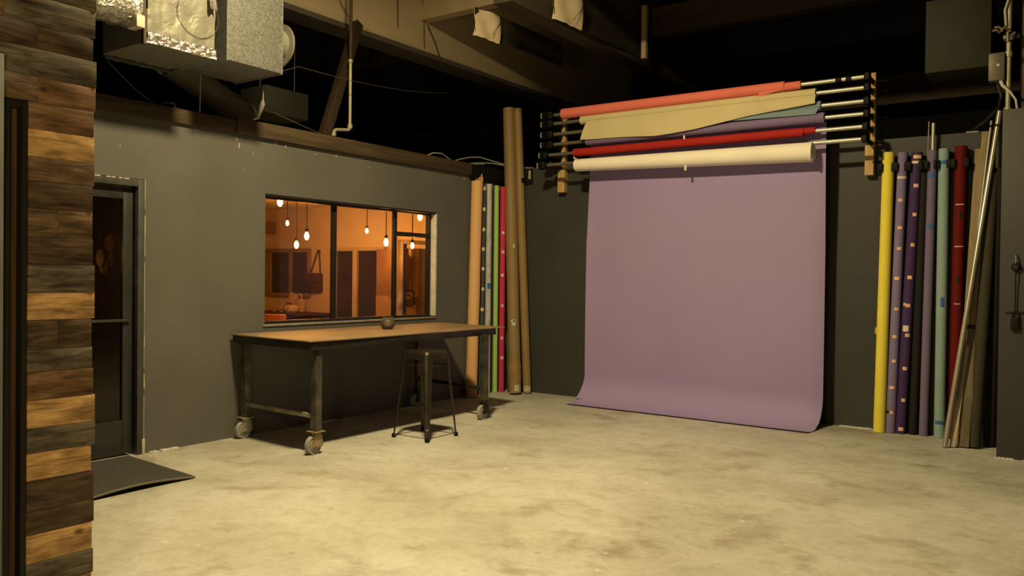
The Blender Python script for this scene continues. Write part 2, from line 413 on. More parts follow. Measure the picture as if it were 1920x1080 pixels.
# hanging insulation with torn foil end; lit end and shaded facing are painted in
def batt(name, label, x, y0, y1, z0, z1, flap, hy):
    t = thing(name, label, 'insulation', (x, (y0+y1)/2, z0), 'foil insulation hanging from the roof')
    def body(u, v):
        y = y0+(y1-y0)*u; z = z0+(z1-z0)*v - .05*u*(1-v)*0
        return (x-.03+.02*math.sin(5*u)+.015*math.sin(9*v+3*u), y, z+.06*u)
    obj('dark_facing', MB().sheet(body, 14, 8, .02), M(name+'_facing', (.035, .028, .02), .8), t)
    def fl(u, v):
        y = y0-.02+flap*u; z = z0-.012+(hy)*v
        f = 1-u
        return (x+.075-.10*f*f+.012*math.sin(7*u+3*v)+.008*math.sin(6*v-9*u)*v, y+.012*math.sin(5*v)+.03*v, z-.03*u+.004*math.sin(19*u)*(1-v))
    obj('torn_foil', MB().sheet(fl, 16, 16, .004), M('torn_foil_sheet', (.74, .62, .44), .5, .15, .1, 8), t)
    obj('string', MB().tube([(x+.10, y0+flap*.5, z0+.02), (x+.10, y0+flap*.9, z0+.18), (x+.05, y0+flap*1.3, z0+.34), (x, y0+flap*1.5, 5.75)], .003, 6), BLACKM, t)
batt('insulation_batt', 'foil faced insulation batt with bright torn end, nearest the pale girder', -5.4, 6.93, 8.75, 4.02, 4.31, .33, .30)
batt('insulation_batt', 'foil faced insulation batt at the top edge beside the dark joist', -4.55, 7.16, 9.05, 4.11, 4.55, .42, .40)

# thin hanging wires and rods under the girder
def wire(name, label, pts, r=.0035, m=WIRE, cat='wire', group='loose wires under the roof'):
    return tag(obj(name, MB().tube(pts, r, 6), m), label, cat, group)
wire('hanging_wire', 'thin dark wire hanging straight down the pale girder by the purlin', [(-6.58, 7.40, 4.80), (-6.56, 7.41, 4.5), (-6.56, 7.42, 4.18)], .006, BLACKM)
wire('hanging_wire', 'thin slanting dark wire across the pale girder face', [(-6.56, 7.47, 4.46), (-6.56, 7.62, 4.28), (-6.56, 7.72, 4.10)], .005, BLACKM)
wire('hanging_wire', 'dark wire hanging on the pale girder left of the purlin end', [(-6.56, 6.95, 4.75), (-6.56, 6.96, 4.3)], .006, BLACKM)
wire('hanging_wire', 'crossed thin wire above the conduit on the pale girder', [(-6.56, 5.95, 4.55), (-6.56, 6.10, 4.3), (-6.55, 6.29, 4.115)], .004, BLACKM)
wire('hanging_wire', 'slack thin wire sagging from the duct past the conduit', [(-6.0, 4.60, 3.12), (-6.0, 4.82, 3.25), (-6.0, 5.05, 3.35)]+[(-6.0-.3*u*u, 5.05+2.5*u, 3.35+.27*u-.30*u*(1-u)) for u in [k/16 for k in range(1, 17)]], .0028)
wire('hanging_wire', 'thin rod hanging below the duct down to the header', [(-6.05, 4.064, 3.09), (-6.05, 4.062, 2.87), (-6.05, 4.060, 2.765)], .005, CONDUIT)
wire('hanging_wire', 'thin wire slanting from behind the plank wall to the header', [(-6.10, 3.30, 3.03), (-6.10, 3.52, 2.86), (-6.10, 3.70, 2.765)], .004)
wire('hanging_wire', 'torn paper covered wire dangling under the galvanised duct', [(-6.0, 4.66, 3.09), (-6.0, 4.655, 2.98), (-5.99, 4.64, 2.93), (-6.0, 4.60, 2.80), (-6.02, 4.57, 2.785)], [.004, .006, .022, .012, .006], CABLE)
wire('hanging_wire', 'thin wire slanting down to the header right of the duct', [(-6.1, 4.20, 2.95), (-6.1, 4.75, 2.92), (-6.1, 5.45, 2.785)], .004)
wire('hanging_wire', 'short looped wire on the header below the ducts', [(-6.1, 3.74, 2.765), (-6.09, 3.78, 2.80), (-6.09, 3.85, 2.80), (-6.1, 3.88, 2.765)], .004)
# conduit on the header
t = thing('conduit_pipe', 'beige conduit pipe dropping to an elbow on the timber header', 'pipe', (-6.17, 5.66, 2.786))
obj('riser', MB().tube([(-6.2, 5.885, 3.62), (-6.2, 5.885, 3.2), (-6.2, 5.885, 2.955)], .016, 10), CONDUIT, t)
obj('shaded_riser', MB().tube([(-6.2, 5.885, 5.75), (-6.2, 5.885, 4.6), (-6.2, 5.885, 3.61)], .017, 10), M('shaded_pipe', (.05, .032, .018), .7, 0, .4, 9), t)  # upper length of the same pipe; its shade is put into the colour
obj('elbow', MB().tube([(-6.2, 5.885, 2.96), (-6.2, 5.880, 2.925), (-6.2, 5.855, 2.908), (-6.2, 5.70, 2.888), (-6.2, 5.668, 2.87), (-6.2, 5.663, 2.84), (-6.2, 5.663, 2.787)], .018, 10), CONDUIT, t)
for za, zb_, yq, rq in ((3.60, 3.63, 5.885, .024), (2.93, 2.97, 5.885, .026), (2.82, 2.86, 5.663, .028)): obj('coupling', MB().cyl((-6.2, yq, za), (-6.2, yq, zb_), rq), CONDUIT, t)
# cables lying on the header
g = 'pale cables on top of the header'
for lab, pts in [
    ('pale cable arching up off the header end, left of the brown tubes', [(-6.15, 6.99, 2.785), (-6.12, 7.10, 2.835), (-6.12, 7.24, 2.845), (-6.14, 7.42, 2.80), (-6.15, 7.6, 2.785), (-6.15, 7.75, 2.79), (-6.12, 8.05, 2.82)]),
    ('pale cable looping highest beside the brown tubes', [(-6.17, 7.48, 2.785), (-6.15, 7.62, 2.83), (-6.15, 7.8, 2.875), (-6.14, 7.98, 2.90), (-6.12, 8.15, 2.885), (-6.05, 8.4, 2.85)]),
    ('pale cable running low from the header to behind the brown tubes', [(-6.2, 7.62, 2.79), (-6.19, 7.8, 2.80), (-6.17, 8.0, 2.835), (-6.12, 8.2, 2.85), (-5.95, 8.58, 2.83), (-5.75, 8.58, 2.812)])]:
    wire('cable', lab, pts, .007, CABLE, 'cable', g)
wire('cable', 'short white cable end below the roller hooks at the left upright', [(-5.62, 8.56, 2.81), (-5.55, 8.54, 2.835), (-5.47, 8.5, 2.83), (-5.42, 8.48, 2.85)], .008, CABLE, 'cable', g)

# ------------------------------------------------------------------ air ducts, upper left
t = thing('galvanised_duct', 'large grey galvanised duct box hanging right of the foil box', 'duct', (-5.8, 4.19, 3.09))
obj('duct_body', MB().box(-6.115, -5.5, 3.925, 4.452, 3.092, 5.2, .004), GALV, t)
obj('seam_flange', MB().box(-6.12, -5.495, 4.44, 4.458, 3.085, 5.2).box(-6.12, -5.495, 3.918, 3.93, 3.085, 5.2), GALV, t)
obj('round_collar', MB().cyl((-5.72, 4.45, 3.39), (-5.72, 4.60, 3.39), .13, n=32).cyl((-5.72, 4.60, 3.39), (-5.72, 4.615, 3.39), .185, n=36), M('collar_metal', (.24, .23, .20), .5, .2), t)
t = thing('foil_duct', 'foil wrapped duct box with a round cut mark on its face', 'duct', (-5.8, 3.5, 3.07))
def fface(u, v):
    y = 3.262+.548*u; z = 3.07+1.6*v
    d = .012*mnoise.noise(V3((y*7, z*7, 2.3)))+.006*mnoise.noise(V3((y*22, z*22, 5)))
    return (-5.497+d, y, z)
b = MB().box(-6.09, -5.515, 3.262, 3.812, 3.07, 4.7); b.mi = 0; b.sheet(fface, 26, 60, .006)
obj('duct_body', b, foil('foil_wrap_body', (.25, .245, .215), .3, .5, .3, 9), t)
ring = [(-5.487, 3.664+.172*math.cos(a), 3.36+.165*math.sin(a)) for a in [2*PI*k/40 for k in range(41)]]
obj('round_cut', MB().tube(ring, .002, 6), M('cut_line', (.10, .09, .07), .8), t)
def ftape(u, v):
    y = 3.258+.56*u; z = 3.062+.075*v
    d = .018*mnoise.noise(V3((y*26, z*30, .3)))+.010*mnoise.noise(V3((y*60, z*60, 3)))
    return (-5.482+d, y, z)
obj('crinkled_foil_tape', MB().sheet(ftape, 60, 10, .003), FOILSH, t)
def ftape2(u, v):
    y = 3.258+.17*u; z = 3.52+.10*v+.02*math.sin(5*u)
    d = .016*mnoise.noise(V3((y*26, z*30, 1.3)))
    return (-5.48+d, y, z)
obj('torn_foil_flap', MB().sheet(ftape2, 20, 14, .003), FOILSH, t)
obj('dangling_foil', MB().sheet(lambda u, v: (-5.47+.03*v+.02*math.sin(7*u), 3.74+.05*u, 3.52-.10*v), 6, 8, .003), FOILSH, t)
obj('underside_lip', MB().sheet(lambda u, v: (-6.09+.02*v, 3.27+.545*u, 3.066-.03*v+.004*math.sin(30*u)), 20, 3, .003), FOIL, t)
obj('hanger_strap', MB().box(-5.55, -5.49, 3.225, 3.25, 3.16, 4.7).box(-5.53, -5.49, 3.235, 3.262, 3.05, 3.30), M('strap_tape', (.06, .05, .035), .6), t)
# flexible foil duct
def flexr(y): return .135+.010*abs(math.sin(y*26))
n = 60
pts = [(-5.62, 2.2+1.02*k/n, 3.31) for k in range(n+1)]
t = thing('flexible_duct', 'crumpled silver flexible duct entering behind the plank wall', 'duct', (-5.62, 2.7, 3.16))
obj('foil_sleeve', MB().tube(pts, [flexr(p[1]) for p in pts], 28), foil('sleeve_foil', (.50, .47, .45), .8, .3, .9, 16), t)
obj('tape_end', MB().box(-5.60, -5.47, 3.17, 3.235, 3.15, 3.24, .01), TAPEW, t)
# dim duct parts beyond the header
pts = [V3((-6.42, 4.00, 3.22)).lerp(V3((-6.62, 4.95, 2.93)), k/24) for k in range(25)]
t = thing('flexible_duct', 'dim grey flexible duct sloping down behind the header', 'duct', (-6.52, 4.47, 2.80))
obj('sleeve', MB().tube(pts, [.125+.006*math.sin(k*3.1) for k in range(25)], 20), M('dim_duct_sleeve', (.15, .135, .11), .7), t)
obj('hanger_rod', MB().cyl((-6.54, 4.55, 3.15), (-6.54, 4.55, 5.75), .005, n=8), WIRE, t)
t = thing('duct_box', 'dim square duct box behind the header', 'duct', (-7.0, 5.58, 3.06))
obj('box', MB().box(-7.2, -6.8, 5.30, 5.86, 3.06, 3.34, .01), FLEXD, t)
for yq in (5.36, 5.80): obj('hanger_rod', MB().cyl((-6.96, yq, 3.33), (-6.96, yq, 5.75), .005, n=8), WIRE, t)
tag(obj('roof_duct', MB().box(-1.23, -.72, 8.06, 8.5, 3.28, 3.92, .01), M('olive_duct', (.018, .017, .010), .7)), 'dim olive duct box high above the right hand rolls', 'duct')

# ------------------------------------------------------------------ office behind the window
struct(obj('wall_office_back', MB().box(-11.0, -6.24, 8.46, 8.51, 0, 2.46), CREAM), 'cream office wall glowing orange', 'wall')
struct(obj('wall_office_left', MB().box(-11.06, -11.0, 4.1, 8.51, 0, 2.46), CREAM)); struct(obj('wall_office_front', MB().box(-11.06, -6.24, 4.04, 4.1, 0, 2.46), CREAM))
struct(obj('ceiling_office', MB().box(-11.06, -6.24, 4.04, 8.51, 2.46, 2.52), OCEIL), 'office ceiling', 'ceiling')
# window
wn = sempty('window_1', (-6.17, 5.94, .97), 'wide dark framed office window of three panes in the grey wall', 'window')
f = MB(); xa, xb = -6.215, -6.155
f.box(xa, xb, 4.76, 7.115, .97, 1.0, .003); f.box(xa, xb, 4.76, 7.115, 2.125, 2.15, .003); f.box(xa, xb, 4.76, 4.79, 1.0, 2.125); f.box(xa, xb, 7.085, 7.115, 1.0, 2.125)
obj('window_frame', f, WINF, wn)
obj('mullion', MB().box(-6.205, -6.165, 5.64, 5.69, 1.0, 2.125, .003), WINF, wn)
obj('mullion', MB().box(-6.205, -6.165, 6.518, 6.562, 1.0, 2.125, .003), WINF, wn)
obj('transom', MB().box(-6.205, -6.165, 6.562, 7.085, 1.868, 1.915, .003), WINF, wn)
for a, b_ in ((4.79, 5.64), (5.69, 6.518)): obj('pane', MB().box(-6.188, -6.184, a, b_, 1.0, 2.125), GLS, wn)
obj('pane', MB().box(-6.188, -6.184, 6.562, 7.085, 1.0, 1.868).box(-6.188, -6.184, 6.562, 7.085, 1.915, 2.125), GLS, wn)
obj('white_jamb', MB().box(-6.155, -6.085, 7.105, 7.135, .985, 2.14, .003), WHITEP, wn)
obj('sill', MB().box(-6.155, -6.078, 4.74, 7.13, .955, .972, .003), SILLP, wn)
obj('top_casing', MB().box(-6.155, -6.084, 4.755, 7.12, 2.14, 2.158), WINF, wn)
# office window, sliding doors (structure)
PALEF = M('pale_door_frame', (.42, .35, .24), .5); DGL = M('dark_office_glazing', (.030, .022, .018), .12, 0, .3, 2, spec=.5)
wn2 = sempty('window_2', (-10.18, 8.44, 1.13), 'small two pane window on the office back wall', 'window')
f = MB()
for x0, x1, z0, z1 in ((-10.80, -9.72, 1.09, 1.15), (-10.80, -9.72, 1.78, 1.84), (-10.80, -10.62, 1.15, 1.78), (-9.78, -9.72, 1.15, 1.78), (-10.20, -10.13, 1.15, 1.78)): f.box(x0, x1, 8.42, 8.46, z0, z1, .004)
obj('window_frame', f, M('brown_window_frame', (.22, .15, .09), .5), wn2)
obj('pane', MB().box(-10.62, -10.20, 8.44, 8.45, 1.15, 1.78), DGL, wn2); obj('pane', MB().box(-10.13, -9.78, 8.44, 8.45, 1.15, 1.78), DGL, wn2)
dr2 = sempty('door_2', (-8.68, 8.44, 0), 'pair of dark glass doors with pale frames in the office', 'door')
f = MB()
for x0, x1, z0, z1 in ((-9.22, -8.13, 1.79, 1.84), (-9.22, -9.13, 0, 1.79), (-8.77, -8.68, 0, 1.79), (-8.24, -8.13, 0, 1.79)): f.box(x0, x1, 8.40, 8.46, z0, z1, .004)
obj('door_frame', f, PALEF, dr2)
obj('pane', MB().box(-9.13, -8.77, 8.44, 8.45, .05, 1.79), DGL, dr2); obj('pane', MB().box(-8.68, -8.24, 8.44, 8.45, .05, 1.79), DGL, dr2)
dr3 = sempty('door_3', (-7.0, 7.82, 0), 'glazed inner office door with black pull handle', 'door')
f = MB(); f.box(-7.03, -6.97, 7.555, 8.12, 1.835, 1.885, .003); f.box(-7.03, -6.97, 8.05, 8.12, 0, 1.835, .003); f.box(-7.03, -6.97, 7.49, 7.535, 0, 1.885, .003)
obj('door_frame', f, PALEF, dr3)
obj('stile', MB().box(-7.02, -6.975, 7.555, 7.605, .02, 1.835, .003), WINF, dr3)
obj('pane', MB().box(-7.0, -6.996, 7.605, 8.05, .02, 1.835), GLS, dr3)
obj('pull_handle', MB().tube([(-6.975, 7.60, 1.25), (-6.93, 7.62, 1.26), (-6.92, 7.68, 1.24), (-6.92, 7.69, 1.16), (-6.92, 7.68, 1.08), (-6.93, 7.62, 1.06), (-6.975, 7.60, 1.07)], .011, 8), WINF, dr3)
# brown cupboards seen through the inner door
BRN = wood('office_brown_panel', (.16, .09, .05), (.24, .14, .08), (4, 4, 2))
t = thing('cupboard', 'brown office cupboard with pale notice behind the inner glass door', 'cupboard', (-7.75, 8.3, 0))
obj('carcass', MB().box(-8.05, -7.28, 8.16, 8.455, 0, 1.80, .006), BRN, t)
obj('door_panel', MB().box(-8.03, -7.68, 8.135, 8.16, .05, 1.16, .005).box(-7.66, -7.30, 8.135, 8.16, .05, 1.16, .005), M('lit_panel', (.30, .19, .10), .5), t)
obj('notice', MB().box(-7.52, -7.40, 8.135, 8.16, 1.24, 1.50, .002), M('notice_paper', (.40, .31, .18), .7), t)
nk = thing('necklace_display', 'pale V shaped necklace on a dark bust behind the inner glass door', 'display', (-7.42, 8.06, 1.16))
obj('bust', MB().lathe([(.05, 0), (.055, .02), (.02, .06), (.05, .2), (.075, .4), (.08, .5), (.03, .56), (.028, .64)], (-7.42, 8.08, 1.16), n=18), M('bust_brown', (.16, .08, .05), .5), nk)
obj('necklace', MB().tube([(-7.475, 8.02, 1.72), (-7.47, 8.005, 1.64), (-7.45, 8.0, 1.55), (-7.42, 7.998, 1.43), (-7.40, 8.0, 1.52), (-7.385, 8.005, 1.62), (-7.38, 8.02, 1.70)], .007, 8), M('pale_beads', (.7, .55, .45), .3), nk)
obj('stand_shelf', MB().box(-7.62, -7.25, 7.97, 8.13, 1.13, 1.16, .003), BRN, nk)
# handbag
t = thing('handbag', 'dark shoulder bag hanging by its strap on the orange office wall', 'bag', (-9.58, 8.40, 1.18))
obj('bag_body', MB().box(-9.73, -9.44, 8.36, 8.445, 1.18, 1.46, .02), M('bag_leather', (.055, .030, .022), .5), t)
obj('flap', MB().box(-9.735, -9.435, 8.345, 8.362, 1.33, 1.465, .006), M('bag_flap', (.075, .04, .028), .45), t)
obj('strap', MB().tube([(-9.69, 8.41, 1.44), (-9.62, 8.42, 1.62), (-9.545, 8.43, 1.80), (-9.53, 8.43, 1.81), (-9.515, 8.43, 1.80), (-9.49, 8.42, 1.62), (-9.47, 8.41, 1.44)], .010, 6), M('bag_strap', (.05, .022, .015), .6), t)
obj('hook', MB().cyl((-9.53, 8.46, 1.80), (-9.53, 8.41, 1.80), .012), WINF, t)
# desk and things on it
DESKM = wood('dark_desk_wood', (.045, .026, .016), (.075, .043, .026), (2, 6, 6))
t = thing('office_desk', 'dark desk under the office window', 'desk', (-9.93, 8.15, 0))
obj('desktop', MB().box(-10.6, -9.22, 7.85, 8.45, .84, .87, .005), DESKM, t)
obj('front_panel', MB().box(-10.56, -9.26, 7.90, 7.93, .03, .84), DESKM, t)
obj('side_panel', MB().box(-9.29, -9.26, 7.93, 8.44, 0, .84), DESKM, t); obj('side_panel', MB().box(-10.56, -10.53, 7.93, 8.44, 0, .84), DESKM, t)
CARD = M('cream_card', (.42, .33, .21), .7); INK = M('brown_ink', (.12, .06, .03), .7)
t = thing('picture_frame', 'upright pale framed card leaning at the back of the desk', 'picture', (-9.99, 8.3, .871))
obj('frame', MB().bar((-10.03, 8.27, .875), (-9.96, 8.35, 1.15), .15, .018, (.2, -1, 0), .003), CARD, t)
obj('print', MB().bar((-10.025, 8.262, .93), (-10.005, 8.285, 1.01), .09, .008, (.2, -1, 0)), INK, t)
t = thing('paper_bag', 'pale paper bag with handle at the right of the desk', 'bag', (-9.72, 8.24, .871))
obj('bag', MB().obox((-9.72, 8.24, .97), V3((1, 0, 0)), V3((0, 1, 0)), V3((0, 0, 1)), .075, .05, .098, .02), CARD, t)
obj('handle', MB().tube([(-9.765, 8.24, 1.06), (-9.76, 8.24, 1.12), (-9.72, 8.24, 1.15), (-9.68, 8.24, 1.12), (-9.675, 8.24, 1.06)], .011, 8), CARD, t)
t = thing('round_box', 'squat rounded box with dark marks in the middle of the desk', 'box', (-9.65, 8.02, .871))
obj('shell', MB().lathe([(0, 0), (.085, 0), (.115, .03), (.12, .07), (.10, .105), (.05, .12), (0, .12)], (-9.65, 8.02, .871), n=28), CARD, t)
for q in (-.9, -.3): obj('eye_mark', MB().cyl((-9.65+.119*math.cos(q-.75), 8.02+.119*math.sin(q-.75), .95), (-9.65+.123*math.cos(q-.75), 8.02+.123*math.sin(q-.75), .95), .011), INK, t)
obj('curved_mark', MB().tube([(-9.65+.121*math.cos(q-.75), 8.02+.121*math.sin(q-.75), .915+.02*((q+.6)/.35)**2) for q in (-.95, -.78, -.6, -.42, -.25)], .005, 6), INK, t)
for k, (x, lab) in enumerate(((-9.95, 'small pale star shaped ornament at the left of the desk'), (-9.79, 'small pale star shaped ornament beside the rounded box'))):
    m_ = MB()
    for a in range(5):
        m_.bar((x, 7.95, .918), (x+.045*math.cos(a*PI*.4+PI/2), 7.95, .918+.045*math.sin(a*PI*.4+PI/2)), .018, .018, (0, 1, 0))
    tag(obj('star_ornament', m_, CARD), lab, 'ornament', 'star ornaments on the desk')
t = thing('office_chair', 'orange brown chair back in front of the office desk', 'chair', (-8.86, 7.1, 0))
LEA = M('tan_leather', (.40, .16, .07), .45)
cx, cy = -8.80, 7.05
obj('backrest', MB().obox((cx, cy, .80), V3((.85, .53, 0)), V3((-.53, .85, 0)), V3((0, 0, 1)), .15, .035, .11, .03), LEA, t)
obj('seat', MB().obox((cx-.10, cy+.16, .47), V3((.85, .53, 0)), V3((-.53, .85, 0)), V3((0, 0, 1)), .17, .17, .035, .025), LEA, t)
for sx in (-1, 1):
    for sy in (-1, 1):
        c = V3((cx-.10, cy+.16, 0))+V3((.85, .53, 0))*(.135*sx)+V3((-.53, .85, 0))*(.145*sy)
        obj('leg', MB().cyl(c, c+V3((0, 0, .44 if sy > 0 else .72)), .014), WINF, t)
tag(obj('wall_speaker', MB().box(-10.72, -10.56, 8.30, 8.455, 2.08, 2.26, .01), BRN), 'small brown box high on the office wall near the ceiling', 'speaker')
# pendant bulbs; some are reflections in the glass built as hanging bulbs
BULB = glow('filament_bulb', (1., .55, .16), 16); SOCK = M('bulb_socket', (.06, .035, .02), .5)
bulbs = [(-7.2, 5.82, 2.22, 'hanging bulb standing in for a reflection at the upper left corner of the window'), (-8.2, 7.055, 1.93, 'pendant bulb on a long cord, right one of the close pair in the left pane'),
         (-8.8, 7.396, 1.84, 'pendant bulb hanging lowest in the left pane'), (-8.9, 7.32, 2.13, 'small far pendant bulb at the left of the left pane'),
         (-7.6, 7.88, 1.875, 'pendant bulb on a long cord beside the second mullion'), (-8.3, 8.22, 2.06, 'small far pendant bulb in the middle pane'),
         (-6.75, 7.59, 2.165, 'hanging bulb standing in for a reflection at the top of the right pane'), (-6.70, 7.40, 1.80, 'pendant bulb low in the right pane in front of the glass door')]
for k, (x, y, z, lab) in enumerate(bulbs):
    t = thing('pendant_bulb', lab, 'light bulb', (x, y, z), 'bare pendant bulbs in the office')
    s_ = .62 if k in (3, 5, 7) else .86
    obj('cord', MB().tube([(x, y, 2.46), (x, y, z+.10*s_)], .006, 6), SOCK, t)
    obj('socket', MB().lathe([(.012, .115*s_), (.02, .11*s_), (.022, .065*s_), (.018, .06*s_)], (x, y, z), n=14), SOCK, t)
    obj('bulb', MB().lathe([(0, -.060*s_), (.014*s_, -.056*s_), (.028*s_, -.038*s_), (.036*s_, -.012*s_), (.034*s_, .012*s_), (.022*s_, .045*s_), (.014*s_, .066*s_)], (x, y, z), n=18), BULB, t)

# ------------------------------------------------------------------ glass entrance door, left
d = sempty('door_1', (-6.15, 3.07, 0), 'black framed glass door at the left with the mat before it', 'door')
c = MB(); c.box(-6.20, -6.075, 3.545, 3.60, 0, 2.155, .003); c.box(-6.20, -6.075, 2.55, 3.545, 2.10, 2.155, .003); c.box(-6.20, -6.075, 2.55, 2.60, 0, 2.10, .003)
obj('door_frame', c, M('door_frame_paint', (.055, .056, .055), .5, 0, .25, 8), d)
l = MB(); l.box(-6.17, -6.125, 3.452, 3.53, .02, 2.09, .004); l.box(-6.17, -6.125, 2.62, 3.452, 2.0, 2.09, .004); l.box(-6.17, -6.125, 2.62, 2.70, .02, 2.0, .004); l.box(-6.17, -6.125, 2.70, 3.452, .02, .28, .004)
obj('door_leaf', l, DOORP, d)
obj('glass_pane', MB().box(-6.15, -6.144, 2.70, 3.452, .28, 2.0), GLSD, d)
obj('push_bar', MB().box(-6.124, -6.10, 2.70, 3.50, 1.048, 1.068, .003), M('bar_metal', (.09, .085, .075), .4, .6), d)
e = MB()
zz = 0.02
while zz < 2.15:
    hgt = random.uniform(.05, .2); wd = random.choice([.004, .006, .009, .0025])
    e.box(-6.088, -6.0745, 3.598, 3.598+wd, zz, min(zz+hgt, 2.155)); zz += hgt+random.choice([0, 0, .02, .05])
e.box(-6.085, -6.068, 3.585, 3.610, .0, .12, .004)
for k in range(10):
    y0 = 2.9+random.random()*.65; e.box(-6.085, -6.0745, y0, y0+random.uniform(.01, .05), 2.150, 2.1575)
obj('chipped_edge', e, M('chipped_cream_paint', (.50, .46, .34), .7), d)
# dark space behind the door with a few pale ovals
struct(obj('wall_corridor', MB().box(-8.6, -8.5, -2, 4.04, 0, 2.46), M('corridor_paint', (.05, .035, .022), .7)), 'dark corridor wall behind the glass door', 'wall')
OVM = M('oval_tan', (.34, .22, .12), .6)
point('oval_fill', (-6.34, 3.12, 1.62), 4.5, (1., .55, .2), .05)  # added unseen lamp that brightens the ovals behind the door glass
for k, (y, z, a, b_, lab) in enumerate(((3.605, 1.673, .040, .066, 'upper pale oval plaque seen through the glass door'), (3.532, 1.545, .034, .07, 'leftmost pale oval plaque seen through the glass door'), (3.566, 1.484, .036, .068, 'lowest pale oval plaque seen through the glass door'), (3.638, 1.543, .022, .07, 'narrow pale oval plaque at the right behind the glass door'))):
    xo = -6.60-.012*k
    m_ = MB(); ringp = [(y+a*math.cos(q), z+b_*math.sin(q)) for q in [2*PI*i/24 for i in range(24)]]
    A = [m_.bm.verts.new((xo-.006, p[0], p[1])) for p in ringp]; B = [m_.bm.verts.new((xo, p[0], p[1])) for p in ringp]
    m_.face(A[::-1]); m_.face(B)
    for i in range(24): m_.face([A[i], A[(i+1) % 24], B[(i+1) % 24], B[i]])
    t = thing('oval_form', lab, 'form', (xo, y, z-b_), 'pale ovals behind the glass door')
    obj('disc', m_, OVM, t)
    obj('cord', MB().tube([(xo-.003, y, z+b_-.01), (xo-.003, y, 2.46)], .002, 5), WIRE, t)
struct(obj('ceiling_corridor', MB().box(-8.6, -6.24, -2, 4.04, 2.46, 2.52), DARK))

# floor mat with lifted edge
def matf(u, v):
    a = V3((-6.06, 3.46, 0)).lerp(V3((-5.08, 3.385, 0)), u); b_ = V3((-6.06, 2.35, 0)).lerp(V3((-5.06, 2.36, 0)), u)
    p = a.lerp(b_, v); lift = .028*math.exp(-((u-1)/.05)**2)*max(0, math.sin(PI*min(1, v*1.25)))
    return (p.x, p.y, .008+lift)
t = thing('door_mat', 'dark grey ribbed door mat with a curled edge by the glass door', 'mat', (-5.56, 2.9, 0))
obj('carpet', MB().sheet(matf, 40, 30, .010), MATT, t)
ed = [V3(matf(1, k/30))+V3((.006, 0, .001)) for k in range(31)]; ed2 = [V3(matf(k/30, 0))+V3((0, .005, .001)) for k in range(31)]
obj('edging', MB().tube(ed, .008, 8).tube(ed2, .007, 8), MATE, t)

# ------------------------------------------------------------------ reclaimed plank wall, foreground left
XP = -3.265
pal = {}
def pm(key, c1, c2, knots=False):
    pal[key] = [wood('plank_%s_%d' % (key, k), [c*.72 for c in c1], [c*1.28 for c in c2], (12, 5.5, 48), knots=knots, seed=k*3.7+len(key), blotch=True) for k in range(2)]
pm('orange', (.44, .26, .105), (.68, .42, .19), True); pm('brown', (.13, .068, .034), (.24, .135, .07), True)
pm('dark', (.045, .028, .018), (.12, .072, .042)); pm('grey', (.065, .055, .042), (.19, .155, .115)); pm('mid', (.09, .056, .034), (.20, .125, .072))
rows = [(-70, 'mid'), (-20, 'grey'), (28, 'grey'), (77, 'dark'), (120, 'grey'), (168, 'brown'), (213, 'brown'), (260, 'orange'), (308, 'mid'), (350, 'dark'), (398, 'mid'), (448, 'dark'),
        (496, 'grey'), (546, 'orange'), (594, 'dark'), (646, 'grey'), (686, 'brown'), (735, 'orange'), (784, 'grey'), (828, 'orange'), (876, 'dark'), (930, 'dark'), (972, 'orange'), (1022, 'grey'),
        (1067, 'brown'), (1112, 'dark'), (1160, 'orange')]
pk = MB(); mats = []; keyi = {}
for k in pal:
    for i, m_ in enumerate(pal[k]): keyi[(k, i)] = len(mats); mats.append(m_)
mats.append(DARK); pk.mi = len(mats)-1
pk.box(XP-.16, XP-.022, 1.475, 1.70, 0, 2.95); pk.box(XP-.16, XP-.022, .2, 1.70, 2.06, 2.95)
zof = lambda py: 1.42+(510.5-py)*.002163
zs = [zof(p) for p, _ in rows]+[0.0]
for i, (py, key) in enumerate(rows):
    zt, zb = zs[i], max(zs[i+1], 0)
    if zt-zb < .01: continue
    left = .2 if zb > 2.0 else 1.468
    cuts = [left]
    if left < 1: cuts += [1.33+random.uniform(-.05, .05) if i % 2 == 0 else 1.50]
    elif i in (10, 14): cuts += [1.58]
    cuts.append(1.722+random.uniform(-.010, .006))
    for a, b_ in zip(cuts, cuts[1:]):
        kk = key if b_ > 1.6 or left > 1 else random.choice(['dark', 'mid', 'brown', 'dark'])
        pk.mi = keyi[(kk, random.randint(0, 1))]
        dx = random.uniform(-.004, .004)
        pk.box(XP-.022, XP+dx, a+.0008, b_-.0008, zb+.0006, zt-.0006, .0008)
struct(obj('wall_plank', pk, mats, None, 30), 'foreground wall clad with reclaimed wood planks of mixed browns and orange', 'wall')
tr = MB(); tr.box(XP-.10, XP-.005, 1.388, 1.405, 0, 2.055); tr.box(XP-.10, XP-.002, 1.447, 1.467, 0, 2.055); tr.box(XP-.10, XP-.01, 1.388, 1.467, 2.035, 2.058)
struct(obj('trim_11', tr, M('black_jamb', (.010, .008, .006), .6)), 'black door jamb cut into the plank wall', 'trim')
struct(obj('trim_12', MB().box(XP-.10, XP-.045, 1.405, 1.447, 0, 2.035), wood('jamb_wood', (.05, .025, .012), (.11, .06, .03), (10, 60, 1.5))), 'brown wooden stop inside the black jamb', 'trim')
struct(obj('trim_13', MB().box(XP-.02, XP+.04, 1.0, 1.368, 0, 2.21, .004), M('blue_grey_panel', (.16, .17, .165), .6)), 'blue grey panel edge at the far left of the photo', 'trim')

